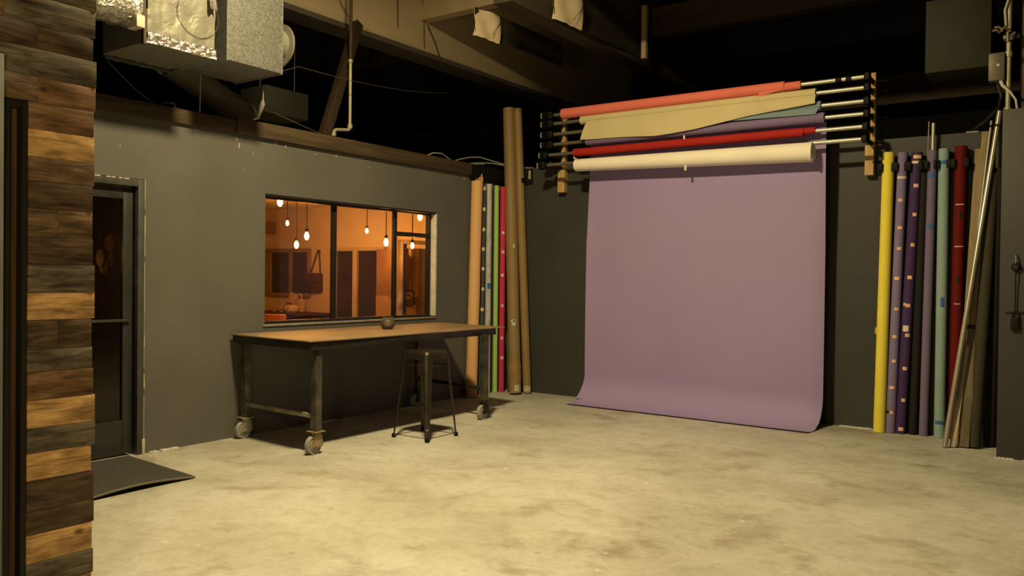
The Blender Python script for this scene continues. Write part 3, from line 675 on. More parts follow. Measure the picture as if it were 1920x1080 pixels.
# ------------------------------------------------------------------ work table
TZ = .91
corn = [(-4.955, 4.30), (-5.02, 7.00), (-6.055, 7.12), (-6.055, 4.385)]
t = thing('work_table', 'long steel work table on caster wheels under the office window', 'table', (-5.5, 5.6, 0))
TOP = wood('scratched_table_top', (.165, .11, .062), (.29, .205, .125), (1.6, 1.2, 4), .62)
tp = MB().quadslab(corn, TZ-.009, TZ)
obj('tabletop', tp, TOP, t)
APR = M('apron_steel', (.035, .031, .027), .5, .5, .4, 6)
def apr(p, q, z0=.838, z1=.901):
    return MB().bar((p[0], p[1], (z0+z1)/2), (q[0], q[1], (z0+z1)/2), .03, z1-z0, (0, 0, 1), .002)
obj('apron', apr((-4.99, 4.33), (-5.02, 6.82)), APR, t); obj('apron', apr((-6.03, 4.40), (-6.03, 6.90)), APR, t)
obj('apron', apr((-4.985, 4.335), (-6.04, 4.405)), APR, t); obj('apron', apr((-5.02, 6.81), (-6.04, 6.89)), APR, t)
legs = [(-5.03, 4.44), (-6.0, 4.50), (-4.965, 6.575), (-6.0, 6.74)]
LEGM = M('worn_leg_steel', (.125, .112, .095), .38, .65, .5, 9)
for i, (x, y) in enumerate(legs):
    obj('leg', MB().box(x-.032, x+.032, y-.032, y+.032, .185, .85, .004), LEGM, t)
obj('stretcher', MB().bar((-5.06, 4.44, .30), (-5.98, 4.495, .30), .035, .035, (0, 0, 1), .003), M('worn_bright_steel', (.30, .27, .20), .4, .4, .4, 12), t)
obj('stretcher', MB().bar((-4.99, 6.575, .31), (-5.98, 6.735, .31), .035, .035, (0, 0, 1), .003), BLACKM, t)
for i, (x, y) in enumerate(legs):
    k = MB(); k.box(x-.055, x+.055, y-.055, y+.055, .176, .184, .002)
    k.lathe([(.034, .150), (.036, .174), (.0, .176)], (x, y, 0), n=18)
    cyw = y-.028
    for sx in (-1, 1):
        k.sheet(lambda u, v, sx=sx: (x+sx*(.031), y+.034-.078*u-.016*(1-v)+.03*(1-v)*(1-u)-.0*v, .06+.098*v), 6, 6, .006)
    k.cyl((x-.042, cyw, .074), (x+.042, cyw, .074), .013, n=12)
    cs = obj('caster', k, RUSTPL if i in (0,) else (ZINC if i == 1 else BLACKM), t)
    w_ = MB(); R = .074
    w_.lathe([(.020, -.024), (.045, -.024), (.046, -.017), (.060, -.017), (.066, -.022), (R, -.017), (R+.001, 0), (R, .017), (.066, .022), (.060, .017), (.046, .017), (.045, .024), (.020, .024)], (x, cyw, R), (1, 0, 0), 32)
    obj('wheel', w_, WHEEL, cs)

# clay pot on the table
CLAY = M('dark_clay', (.085, .068, .052), .42, 0, .35, 14, .25, 40)
px, py = -5.59, 5.83
t = thing('clay_pot', 'small round dark clay pot with a swirl, standing on the work table', 'pot', (px, py, TZ))
CLAYS = 1.13
pr = [(0, 0), (.036, 0), (.050, .012), (.062, .035), (.063, .055), (.054, .082), (.036, .098), (.026, .102), (.022, .098), (0, .09)]
obj('pot_body', MB().lathe([(a*CLAYS, b_*CLAYS) for a, b_ in pr], (px, py, TZ), n=28), CLAY, t)
fd = V3((.72, -.69, 0)); sd = V3((.69, .72, 0)); sw = []
for k in range(40):
    a = k*.42; r_ = .004+.024*k/40; q = V3((px, py, TZ+.054))+sd*(r_*math.cos(a))+V3((0, 0, 1))*(r_*math.sin(a)); q += fd*(.0720-.006*(r_/.028)**2); sw.append(q)
obj('swirl', MB().tube(sw, .0035, 6), M('swirl_glaze', (.2, .165, .12), .35), t)
for s_ in (-1, 1):
    c0 = V3((px, py, TZ+.100))+sd*(.040*s_)
    obj('ear', MB().lathe([(0, .022), (.007, .018), (.012, .004), (.012, -.008), (0, -.012)], c0, (sd*.4*s_+V3((0, 0, 1))), 10), CLAY, t)

# bar stool
sx0, sy0 = -4.822, 5.52
t = thing('bar_stool', 'dark gunmetal backless bar stool in front of the work table', 'stool', (sx0, sy0, 0))
def seatp(u, v):
    a, b_ = u*2-1, v*2-1
    r_ = (abs(a)**5+abs(b_)**5)**.2; m_ = max(abs(a), abs(b_)); k = (m_/r_) if r_ > 1e-6 else 1
    a, b_ = a*k, b_*k; rr = min(1, (abs(a)**5+abs(b_)**5)**.2)
    drop = -.006*(1-rr**2)*1.0 - (.0 if rr < .9 else .030*((rr-.9)/.1)**2)
    return (sx0+.158*a, sy0+.158*b_, .77+drop)
st = MB().sheet(seatp, 30, 30, .003)
obj('seat', st, GUN, t)
sk = MB()
rp = []
for k in range(48):
    q = 2*PI*k/48; cx, cy = math.cos(q), math.sin(q); rr = (abs(cx)**5+abs(cy)**5)**-.2
    rp.append((cx*rr, cy*rr))
for (h0, s0), (h1, s1) in (((.746, .157), (.70, .160)),):
    A = [sk.bm.verts.new((sx0+s0*a, sy0+s0*b_, h0)) for a, b_ in rp]; B = [sk.bm.verts.new((sx0+s1*a, sy0+s1*b_, h1)) for a, b_ in rp]
    A2 = [sk.bm.verts.new((sx0+(s0-.004)*a, sy0+(s0-.004)*b_, h0)) for a, b_ in rp]; B2 = [sk.bm.verts.new((sx0+(s1-.004)*a, sy0+(s1-.004)*b_, h1)) for a, b_ in rp]
    n_ = len(rp)
    for i in range(n_):
        j = (i+1) % n_
        sk.face([A[i], A[j], B[j], B[i]]); sk.face([A2[j], A2[i], B2[i], B2[j]]); sk.face([B[i], B[j], B2[j], B2[i]]); sk.face([A[j], A[i], A2[i], A2[j]])
obj('seat_skirt', sk, GUN, t)
for ix in (-1, 1):
    for iy in (-1, 1):
        dg = V3((ix, iy, 0)).normalized(); sdv = V3((-dg.y, dg.x, 0))
        def legp(u, v, dg=dg, sdv=sdv):
            z = .745-.735*v; out = .200+.082*v; wd = .046*(1-v)+.019*v
            a = (u-.5)*PI*.92
            p = V3((sx0, sy0, z))+dg*(out+wd*.62*(math.cos(a)-1))+sdv*(wd*math.sin(a))
            return p
        lg = obj('leg', MB().sheet(legp, 10, 14, .0035), GUN, t)
        ft = V3((sx0, sy0, 0))+dg*.277
        obj('foot_cap', MB().lathe([(0, 0), (.017, 0), (.019, .004), (.017, .035), (0, .036)], ft, n=14), BLACKP, lg)
        if ix > 0 and iy < 0:
            q = V3((sx0, sy0, .105))+dg*.276
            obj('brass_stud', MB().cyl(q-dg*.004, q+dg*.004, .007, n=12), ALU, lg)
fr = MB(); ur = MB(); q = .168; q2 = .139
for (a, b_) in (((-1, -1), (1, -1)), ((1, -1), (1, 1)), ((1, 1), (-1, 1)), ((-1, 1), (-1, -1))):
    fr.bar((sx0+q*a[0], sy0+q*a[1], .245), (sx0+q*b_[0], sy0+q*b_[1], .245), .02, .006, (0, 0, 1)); ur.tube([(sx0+q2*a[0], sy0+q2*a[1], .64), (sx0+q2*b_[0], sy0+q2*b_[1], .64)], .004, 6)
obj('foot_rail', fr, GUN, t); obj('upper_brace', ur, GUN, t)

# ------------------------------------------------------------------ rolls
CAM = V3((0, 0, 1.42))
def patch(axis_p, az, r, center_dir, s, half_ang, half_len, lift=.0015):
    ax = center_dir-az*center_dir.dot(az); ax.normalize(); ay = az.cross(ax)
    def fn(u, v):
        a = (u-.5)*2*half_ang
        return axis_p+az*(s+(v-.5)*2*half_len)+(ax*math.cos(a)+ay*math.sin(a))*(r+lift)
    return MB().sheet(fn, 6, 2, .002)
def roll(name, label, cat, base, top, r, m, tapes=(), core=True, group=None, wav=.0, zend=None):
    """paper roll: hollow wound tube with overlapping outer edge. tapes: (z, half height, material, offset, wrap, half_ang)"""
    b, tpt = V3(base), V3(top); az = (tpt-b).normalized(); L = (tpt-b).length
    t = thing(name, label, cat, (b.x, b.y, 0), group)
    ax = az.orthogonal().normalized(); ay = az.cross(ax)
    n = 36; k = MB(); rings = []; seg = 24
    view = (CAM-b); view.z = 0; va = math.atan2(view.dot(ay), view.dot(ax))
    def rad(i, s):
        a = i/n
        return r*(1+.035*a) + wav*mnoise.noise(V3((i*.3, s*3, r*50)))
    for j in range(seg+1):
        s = L*j/seg; rings.append([k.bm.verts.new(b+az*s+(ax*math.cos(va-1.9+2*PI*i/n)+ay*math.sin(va-1.9+2*PI*i/n))*rad(i, s)) for i in range(n+1)])
    for a_, c_ in zip(rings, rings[1:]):
        for i in range(n): k.face([a_[i], a_[i+1], c_[i+1], c_[i]])
        k.face([a_[n], a_[0], c_[0], c_[n]])
    ri = r*.62
    inner = []
    for s in (0, L): inner.append([k.bm.verts.new(b+az*s+(ax*math.cos(va-1.9+2*PI*i/n)+ay*math.sin(va-1.9+2*PI*i/n))*ri) for i in range(n+1)])
    dp = [k.bm.verts.new(v.co+az*(-.25 if q else .25)) for q, rg in enumerate(inner) for v in rg]
    for q in range(2):
        R_ = rings[0] if q == 0 else rings[-1]; D = dp[q*(n+1):(q+1)*(n+1)]
        for i in range(n):
            k.face([R_[i], R_[i+1], inner[q][i+1], inner[q][i]]); k.face([inner[q][i], inner[q][i+1], D[i+1], D[i]])
        k.face(D[:n])
    obj('paper_roll', k, m, t)
    for z, hh, tm, offs, nm, ha in tapes:
        s = (z-b.z)/az.z; d_ = (CAM-(b+az*s)); d_.z = 0; d_.normalize(); side = V3((-d_.y, d_.x, 0))
        ob = obj(nm, patch(b, az, r*1.036, (d_+side*offs).normalized(), s, ha, hh), tm, t)
    return t
def tp(zs, m, hh=.016, off=0., ha=.38, nm='tape_piece'):
    return [(z, hh, m, off+random.uniform(-.12, .12), nm, ha*random.uniform(.85, 1.15)) for z in zs]

# left corner
gl = 'rolls leaning in the left corner'
roll('kraft_roll', 'thick tan kraft paper roll nearest the work table', 'paper roll', (-6.008, 7.70, .006), (-6.012, 7.775, 2.575), .068, paper('tan_kraft', (.70, .42, .20)), [], group=gl, wav=.002)
t = thing('torn_paper_end', 'ragged torn paper end sticking up from the tan kraft roll', 'paper', (-6.02, 7.79, 2.577), None)
obj('torn_strip', MB().sheet(lambda u, v: (-6.005+.03*u, 7.735+.10*u+.012*math.sin(6*v), 2.577+v*(.005+.085*u*u+.018*abs(math.sin(9*u)))), 14, 5, .002), paper('torn_kraft', (.60, .36, .17)), t)
roll('charcoal_roll', 'thin charcoal roll with a column of cream tape squares beside the tan kraft roll', 'paper roll', (-6.035, 7.915, .003), (-6.045, 7.945, 2.545), .034, paper('charcoal_paper', (.075, .075, .078)), tp([2.504, 2.253, 2.008, 1.77, 1.531, 1.285, 1.039, .566, .319, .10], TAPEW, .02, .35, .5), group=gl)
roll('silver_roll', 'silver grey roll with a scrap of blue tape between the charcoal and green rolls', 'paper roll', (-6.03, 8.04, .003), (-6.045, 8.06, 2.572), .037, M('silver_paper', (.50, .50, .54), .5, .1, .2, 9), tp([1.324], TAPEB, .035, .3, .6), group=gl, wav=.002)
roll('green_roll', 'bright lime green roll in the left corner', 'paper roll', (-6.03, 8.205, .002), (-6.045, 8.215, 2.568), .030, paper('lime_paper', (.38, .60, .17)), [], group=gl)
roll('crimson_roll', 'crimson red roll with pink tape squares in the left corner', 'paper roll', (-5.99, 8.285, .002), (-5.995, 8.285, 2.557), .036, paper('crimson_paper', (.55, .045, .10)), tp([1.985, 1.747, 1.457, 1.08, .676, .43], TAPEP, .017, .1, .42), group=gl)
roll('teal_roll', 'short dark green roll leaning behind the crimson roll', 'paper roll', (-5.885, 8.33, .01), (-6.02, 8.455, .72), .032, paper('dark_green_paper', (.035, .085, .06)), [], group=gl)
CARDB = M('brown_cardboard', (.27, .18, .082), .55, 0, .10, 3)
t = roll('cardboard_tube', 'tall thick brown cardboard tube with white labels in the left corner', 'cardboard tube', (-5.735, 8.225, .016), (-6.035, 8.44, 3.56), .074, CARDB,
     [(.87, .038, STICK, -.05, 'label_sticker', .33), (1.815, .035, STICK, .35, 'label_sticker', .13), (.075, .04, STICK2, .4, 'worn_sticker', .45), (.28, .10, M('packing_tape', (.30, .19, .075), .3), 0., 'packing_tape', 1.5)], group='tall brown tubes')
roll('cardboard_tube', 'tall thinner brown cardboard tube at the right of the left corner', 'cardboard tube', (-5.665, 8.385, .006), (-5.905, 8.447, 3.545), .052, CARDB, [(.06, .035, STICK2, 0., 'worn_sticker', .8)], group='tall brown tubes')
struct(obj('trim_14', MB().box(-6.09, -6.062, 7.722, 8.508, 2.60, 2.785, .004), BLACKP), 'black board continuing the header into the corner', 'trim')
rl = thing('holder_rail', 'short black holder board behind the rolls in the left corner', 'rail', (-5.9, 8.49, 2.6))
obj('board', MB().box(-6.058, -5.70, 8.482, 8.508, 2.60, 2.79, .004), BLACKP, rl)
obj('tag', MB().box(-5.745, -5.715, 8.474, 8.481, 2.66, 2.765), M('yellow_tag', (.45, .38, .2), .6), rl)
for x in (-6.03, -5.80): obj('clip', MB().box(x-.012, x+.012, 8.40, 8.482, 2.61, 2.67, .004), BLACKP, rl)

# right hand rolls in the clip rail
gr = 'rolls clipped along the right of the back wall'
roll('yellow_roll', 'bright yellow roll, leftmost of the clipped rolls', 'paper roll', (-1.615, 8.375, .003), (-1.583, 8.425, 2.655), .052, paper('yellow_paper', (.80, .68, .09)), [], group=gr)
roll('lilac_roll', 'lilac roll with peach tape squares beside the yellow roll', 'paper roll', (-1.523, 8.405, .003), (-1.458, 8.43, 2.648), .043, paper('lilac_paper_roll', (.20, .165, .33)),
     tp([2.197, 1.938, 1.743, 1.463, 1.174, .914, .684, .434, .199], TAPEO, .015, .0, .42)+[(.20, .014, TAPEK, -.75, 'black_tape', .35), (2.41, .012, TAPEW, .05, 'cream_tape_ring', 1.0)], group=gr)
roll('violet_roll', 'dark violet roll with peach tape squares and banded top', 'paper roll', (-1.441, 8.436, .002), (-1.338, 8.435, 2.64), .047, paper('violet_paper', (.055, .030, .115)),
     tp([2.328, 2.06, 1.777, 1.474, 1.211, .933, .62, .322, .049], TAPEO, .016, .1, .38)+[(2.595, .016, TAPEO, .1, 'peach_tape_band', .7), (2.545, .012, TAPEW, 0, 'cream_tape_band', .9), (.995, .028, TAPEW, -.15, 'white_tape_scrap', .5), (1.22, .015, TAPEO, -.8, 'tape_piece', .2)], group=gr)
roll('black_roll', 'narrow black roll between the dark violet and mauve rolls', 'paper roll', (-1.337, 8.455, .002), (-1.275, 8.455, 2.56), .038, paper('black_paper', (.016, .015, .015)), [], group=gr)
tm = roll('mauve_roll', 'thin mauve roll on a silver pole with two blue tape bands', 'paper roll', (-1.246, 8.445, .002), (-1.208, 8.433, 2.648), .038, paper('mauve_paper', (.17, .135, .25)),
     [(2.417, .02, TAPEB, -.1, 'blue_tape_band', 1.1), (1.947, .018, TAPEB, .1, 'blue_tape_band', .7)], group=gr)
obj('silver_pole', MB().cyl((-1.2115, 8.434, 2.3), (-1.2045, 8.432, 2.90), .0165, n=18, inner=.012), ALU, tm)
obj('thin_rod', MB().cyl((-1.255, 8.46, 2.3), (-1.247, 8.462, 2.925), .007, n=10), ALUD, tm)
roll('aqua_roll', 'pale aqua roll with blue tape rings', 'paper roll', (-1.11, 8.432, .002), (-1.114, 8.435, 2.655), .046, paper('aqua_paper', (.25, .36, .37)),
     [(2.529, .016, TAPEB, 0, 'blue_tape_ring', 1.4), (1.25, .042, TAPEB, .1, 'blue_tape_piece', .3), (.146, .014, TAPEB, -.1, 'blue_tape_piece', .75)], group=gr)
roll('dark_red_roll', 'dark red roll beside the pale aqua roll', 'paper roll', (-.995, 8.452, .002), (-.975, 8.435, 2.668), .050, paper('dark_red_paper', (.115, .004, .006)),
     [(2.138, .004, TAPEP, 0, 'tape_strip', .7), (1.757, .004, TAPEP, 0, 'tape_strip', .7), (2.045, .035, TAPEK, .05, 'dark_tape', .2), (1.46, .035, TAPEK, .05, 'dark_tape', .2), (1.237, .004, TAPEP, 0, 'tape_strip', .5)], group=gr)
tag(obj('torn_paper_scrap', MB().sheet(lambda u, v: (-1.668+.05*u, 8.385-.03*u, .93+.06*v+.02*u), 4, 4, .002), paper('yellow_scrap', (.55, .42, .1))), 'small torn scrap at the left side of the yellow roll', 'paper scrap')
rr_ = thing('holder_rail', 'long black clip rail holding the rolls at the right', 'rail', (-1.2, 8.49, 2.44))
obj('rail', MB().box(-1.70, -.82, 8.486, 8.509, 2.46, 2.57, .004), BLACKP, rr_)
for xc, rr in ((-1.583, .052), (-1.462, .043), (-1.346, .047), (-1.210, .038), (-1.113, .046), (-.977, .050)):
    c_ = MB(); c_.box(xc-rr-.018, xc+rr+.018, 8.486, 8.492, 2.49, 2.53)
    for s_ in (-1, 1):
        xx = xc+s_*(rr+.008)
        c_.box(xx-.010, xx+.010, 8.39, 8.488, 2.475, 2.545, .006)
        c_.obox((xx-s_*.006, 8.375, 2.51), V3((1, 0, 0)), V3((0, 1, 0)), V3((0, 0, 1)), .020, .014, .042, .010)
    obj('clip', c_, BLACKP, rr_)

# poles and boards leaning at the right
roll_g = 'boards and poles leaning beside the right wall'
t = thing('metal_pole', 'long shiny metal pole leaning furthest out at the right', 'pole', (-1.0, 7.94, 0), roll_g)
obj('shaft', MB().cyl((-1.003, 7.94, .004), (-.682, 8.47, 2.96), .022, n=20), M('chrome_pole', (.48, .45, .40), .30, .6, .2, 4), t)
obj('end_plug', MB().cyl((-.682, 8.47, 2.96), (-.681, 8.4717, 2.9695), .0185, n=16), BLACKP, t)
tag(obj('metal_pole', MB().cyl((-.962, 8.02, .003), (-.745, 8.475, 2.88), .012, n=14), ALUD), 'thin dull metal pole leaning just behind the shiny pole', 'pole', roll_g)
def board(label, p, q, w_, th, m, up=(0, -1, 0), grp=roll_g):
    return tag(obj('wood_board', MB().bar(p, q, w_, th, up, .002), m), label, 'board', grp)
board('pale narrow wood lath next to the foot of the shiny pole', (-.948, 7.985, .007), (-.80, 8.455, 1.85), .045, .02, LATH)
board('tan wood board whose top shows left of the shiny pole, taller one', (-.875, 8.10, .007), (-.785, 8.475, 2.79), .065, .018, LATHT)
board('tan wood board with lower top, left of the taller tan board', (-.918, 8.16, .006), (-.838, 8.478, 2.64), .06, .018, LATHT)
t = thing('wood_board', 'wide weathered olive board with a dark tape band', 'board', (-.86, 8.07, 0), roll_g)
obj('plank', MB().bar((-.872, 8.035, .01), (-.80, 8.43, 2.0), .085, .02, (0, -1, 0), .002), LATHD, t)
obj('tape_band', MB().bar((-.8355, 8.235, 1.02), (-.834, 8.243, 1.055), .095, .028, (0, -1, 0)), M('dark_violet_tape', (.03, .022, .05), .6), t)
roll('olive_roll', 'thick dark olive roll leaning beside the right wall', 'paper roll', (-.80, 8.09, .008), (-.722, 8.445, 2.40), .052, paper('olive_paper', (.048, .043, .030)), [], group=roll_g)
roll('black_roll', 'black roll added to fill in the shade of the gap between the olive roll and the right wall', 'paper roll', (-.69, 8.25, .006), (-.665, 8.455, 2.45), .046, paper('gap_shade_black', (.012, .011, .010)), [], group=roll_g)  # added roll, its black stands in for shade in the gap

# ------------------------------------------------------------------ things on the right wall
t = thing('door_pull', 'dark round pull knob with a hanging cord on the right wall', 'pull', (-.49, 7.75, 1.25))
obj('knob', MB().lathe([(0, .045), (.018, .043), (.032, .03), (.036, .015), (.03, 0), (0, 0)], (-.49, 7.769, 1.56), (0, -1, 0), 20), BLACKM, t)
obj('hook', MB().tube([(-.49, 7.765, 1.66), (-.49, 7.745, 1.655), (-.49, 7.735, 1.62), (-.49, 7.73, 1.585)], .006, 8), DSTEEL, t)
obj('cord', MB().tube([(-.49, 7.735, 1.54), (-.491, 7.745, 1.40), (-.49, 7.75, 1.20)], .005, 6), BLACKP, t)
t = thing('padlock', 'black padlock hanging on the right wall under the cord', 'lock', (-.49, 7.75, 1.04))
obj('lock_body', MB().box(-.52, -.46, 7.735, 7.765, 1.05, 1.15, .008), BLACKP, t)
obj('shackle', MB().tube([(-.51, 7.75, 1.14), (-.51, 7.75, 1.19), (-.49, 7.75, 1.21), (-.47, 7.75, 1.19), (-.47, 7.75, 1.14)], .006, 8), BLACKM, t)
obj('hasp', MB().box(-.56, -.42, 7.760, 7.7695, 1.185, 1.20, .002), BLACKM, t)
t = thing('conduit_pipe', 'pale vertical conduit standing on the right wall top', 'pipe', (-.58, 7.9, 2.845))
obj('riser', MB().cyl((-.578, 7.9, 2.846), (-.584, 7.9, 5.74), .02, n=14), CONDUIT, t)
for za, zb_ in ((2.846, 2.88), (3.30, 3.34)): obj('coupling', MB().cyl((-.579, 7.9, za), (-.579, 7.9, zb_), .029), CONDUIT, t)
t = thing('junction_box', 'square metal junction box beside the conduit', 'junction box', (-.66, 7.9, 3.10))
obj('box', MB().box(-.72, -.603, 7.85, 7.95, 3.105, 3.335, .008), M('box_metal', (.13, .115, .09), .5, .3), t)
obj('knockout', MB().cyl((-.65, 7.851, 3.23), (-.65, 7.846, 3.23), .012), ALU, t)
obj('flexible_conduit', MB().tube([(-.66, 7.92, 3.105), (-.63, 7.95, 2.99), (-.66, 8.1, 2.93), (-.80, 8.4, 2.86), (-.905, 8.56, 2.822)], .012, 8), DSTEEL, t)
obj('foot_bracket', MB().box(-.95, -.85, 8.53, 8.60, 2.80, 2.812), ALUD, t)
JACK = M('cable_jackets', (.15, .12, .08), .6, 0, .5, 30)
t = thing('cable_bundle', 'tangle of clamps and cut cables around the conduit at top right', 'cables', (-.58, 7.85, 3.3))
for k in range(7):
    cb = MB()
    a = V3((-.585+random.uniform(-.06, .07), 7.855+random.uniform(-.01, .02), 3.47+random.uniform(-.05, .07))); b_ = a+V3((random.uniform(-.06, .10), random.uniform(-.02, .02), random.uniform(-.07, .03)))
    cb.tube([a, (a+b_)/2+V3((0, -.012, .012)), b_], .010, 6)
    obj('cut_cable', cb, JACK, t)
obj('clamp', MB().cyl((-.582, 7.9, 3.42), (-.582, 7.9, 3.50), .032, n=16).box(-.62, -.50, 7.87, 7.885, 3.44, 3.475, .003), DSTEEL, t)
obj('white_lead', MB().tube([(-.63, 7.86, 3.10), (-.615, 7.86, 3.06), (-.56, 7.86, 3.00), (-.52, 7.86, 2.93), (-.51, 7.87, 2.848)], [.016, .014, .009, .009, .009], 8), M('white_lead_plastic', (.5, .49, .45), .5), t)
obj('upper_lead', MB().tube([(-.60, 7.87, 3.55), (-.61, 7.87, 3.68), (-.575, 7.87, 3.80), (-.56, 7.87, 4.1)], .010, 8), CABLE, t)

# ------------------------------------------------------------------ backdrop rack
Y0 = 8.2
def upright(label, x0, x1, xa, xb, zt, zm, zb):
    t = thing('wood_upright', label, 'upright', ((x0+x1)/2, 8.46, zb), 'wooden uprights of the backdrop rack')
    obj('narrow_post', MB().box(xa, xb, 8.445, 8.508, zm-.02, zt, .003), PINE, t)
    obj('wide_block', MB().box(x0, x1, 8.42, 8.508, zb, zm, .003), PINE, t)
    return t
ul = upright('wooden upright of the backdrop rack at the left, behind the dull pole ends', -5.285, -5.19, -5.255, -5.20, 3.40, 2.735, 2.465)
ur_ = upright('wooden upright of the backdrop rack at the right, beside the shiny pole ends', -1.795, -1.715, -1.755, -1.712, 3.44, 2.75, 2.455)
zt_ = [3.352, 3.25, 3.124, 3.005, 2.879, 2.757]
yy_ = [8.2, 8.2, 8.2, 8.2, 8.165, 8.13]
CHN = M('chain_white', (.6, .58, .52), .4)
for i, (z, y) in enumerate(zip(zt_, yy_)):
    k = MB(); k.box(-1.752, -1.725, y-.02, 8.46, z-.022, z+.022, .006); k.obox((-1.735, y, z), V3((1, 0, 0)), V3((0, 1, 0)), V3((0, 0, 1)), .022, .032, .034, .008)
    k.tube([(-1.71, 8.44, z), (-1.64, 8.43, z-.004), (-1.60, 8.42, z-.012)], .006, 6)
    obj('roller_hook', k, BLACKP, ur_)
    k = MB(); k.box(-5.27, -5.235, y-.02, 8.46, z-.022, z+.022, .006); k.obox((-5.25-.05*(i > 3), y, z), V3((1, 0, 0)), V3((0, 1, 0)), V3((0, 0, 1)), .035, .035, .042, .010)
    k.lathe([(.03, -.018), (.052, -.018), (.052, -.010), (.035, -.006), (.035, .006), (.052, .010), (.052, .018), (.03, .018)], (-5.33, y, z), (1, 0, 0), 20)
    hk = obj('roller_hook', k, BLACKP, ul)
    ch = MB()
    for q in range(5):
        ch.lathe([(0, .007), (.006, .004), (.006, -.004), (0, -.007)], (-5.355+.006*math.sin(q*2.1), y-.05, z+.022-q*.013), (0, 0, 1), 8)
    obj('chain', ch, CHN, hk)
def backroll(name, label, i, xl, xr, rl_, rr2, m, mdull=False):
    z, y = zt_[i], yy_[i]
    zl = z+.004*(1 if i != 5 else 0); t = thing(name, label, 'backdrop roll', ((xl+xr)/2, y, z-.06), 'paper rolls on the backdrop rack')
    k = MB(); n = 40; seg = 40; rings = []
    for j in range(seg+1):
        u = j/seg; x = xl+(xr-xl)*u; r0 = rl_+(rr2-rl_)*u
        rings.append([k.bm.verts.new((x, y-(r0*(1+.05*q/n)+.0015*mnoise.noise(V3((x*3, q*.3, i))))*math.cos(2*PI*q/n+2.4), z-.0+(r0*(1+.05*q/n))*math.sin(2*PI*q/n+2.4))) for q in range(n)])
    for a_, b_ in zip(rings, rings[1:]):
        for q in range(n): k.face([a_[q], a_[(q+1) % n], b_[(q+1) % n], b_[q]])
    k.face(rings[0]); k.face(rings[-1][::-1])
    obj('paper_roll', k, m, t)
    pl = MB().cyl((-5.20-.04*(i > 3), y, z), (xl+.05, y, z), .0205, n=20)
    obj('dull_pole_end', pl, M('grey_pole_end_%d' % i, (.16, .145, .12), .5, .4), t)
    obj('shiny_pole_end', MB().cyl((xr-.05, y, z), (-1.765, y, z), .0205, n=20, inner=.016), ALU, t)
    return t
CORAL = paper('coral_paper', (.72, .18, .15)); TAN = paper('tan_paper', (.58, .50, .30)); TEAL = paper('teal_paper', (.19, .26, .32)); LILAC = M('lilac_paper', (.325, .25, .50), .75, 0, .02, 2, spec=.2); LILACR = M('lilac_paper_shaded', (.19, .145, .30), .7, 0, .03, 2, spec=.2)  # darker lilac copy puts the shade among the rolls into its colour
RED = paper('red_paper', (.36, .018, .016)); WHITE = paper('ivory_paper', (.86, .80, .74))
t = backroll('coral_backdrop', 'coral paper roll, topmost on the backdrop rack', 0, -5.085, -2.50, .059, .052, CORAL)
obj('loose_wrap', MB().cyl((-2.52, Y0, zt_[0]-.004), (-2.345, Y0, zt_[0]-.002), .043, .040, n=28), CORAL, t)
obj('torn_flap', MB().sheet(lambda u, v: (-2.75+.30*u*(1-.5*v), Y0-.05+.01*v, zt_[0]-.03-.055*v*(1-u*.6)), 8, 6, .002), CORAL, t)
obj('dark_clip', MB().cyl((-2.02, Y0, zt_[0]), (-1.965, Y0, zt_[0]), .025, n=18).cyl((-1.925, Y0, zt_[0]), (-1.875, Y0, zt_[0]), .026, n=18), BLACKP, t)
t = backroll('tan_backdrop', 'tan paper roll with a wavy loose sheet hanging, second on the rack', 1, -4.83, -2.20, .047, .047, TAN)
bot = [(-4.794, 3.017), (-4.633, 3.009), (-4.308, 3.004), (-4.111, 2.993), (-3.868, 2.977), (-3.67, 2.987), (-3.429, 3.004), (-3.196, 3.037), (-2.86, 3.085), (-2.592, 3.11), (-2.333, 3.128), (-2.195, 3.14)]
def bz(x):
    for (a, za), (b_, zb_) in zip(bot, bot[1:]):
        if x <= b_:
            f_ = max(0, (x-a)/(b_-a)); return za+(zb_-za)*f_
    return bot[-1][1]
def tansh(u, v):
    xt = -4.73+(2.54)*u; xb = -4.80+2.61*u; x = xt+(xb-xt)*v; zb_ = bz(xb); zt2 = 3.225
    return (x, 8.148-.012*math.sin(v*PI)-.022*v+.006*math.sin(x*4)*v, zt2+(zb_-zt2)*v)
obj('hanging_sheet', MB().sheet(tansh, 60, 8, .0015), TAN, t)
t = backroll('teal_backdrop', 'teal paper roll showing under the tan sheet, third on the rack', 2, -4.70, -2.15, .046, .046, TEAL)
obj('hanging_sheet', MB().sheet(lambda u, v: (-3.4+1.24*u-.03*v, 8.152-.008*v, 3.10-(.062)*v*(.55+.45*u)), 20, 4, .0015), TEAL, t)
t = backroll('lilac_backdrop', 'lilac paper roll unrolled into a backdrop sheet down to the floor', 3, -4.75, -2.115, .052, .052, LILACR)
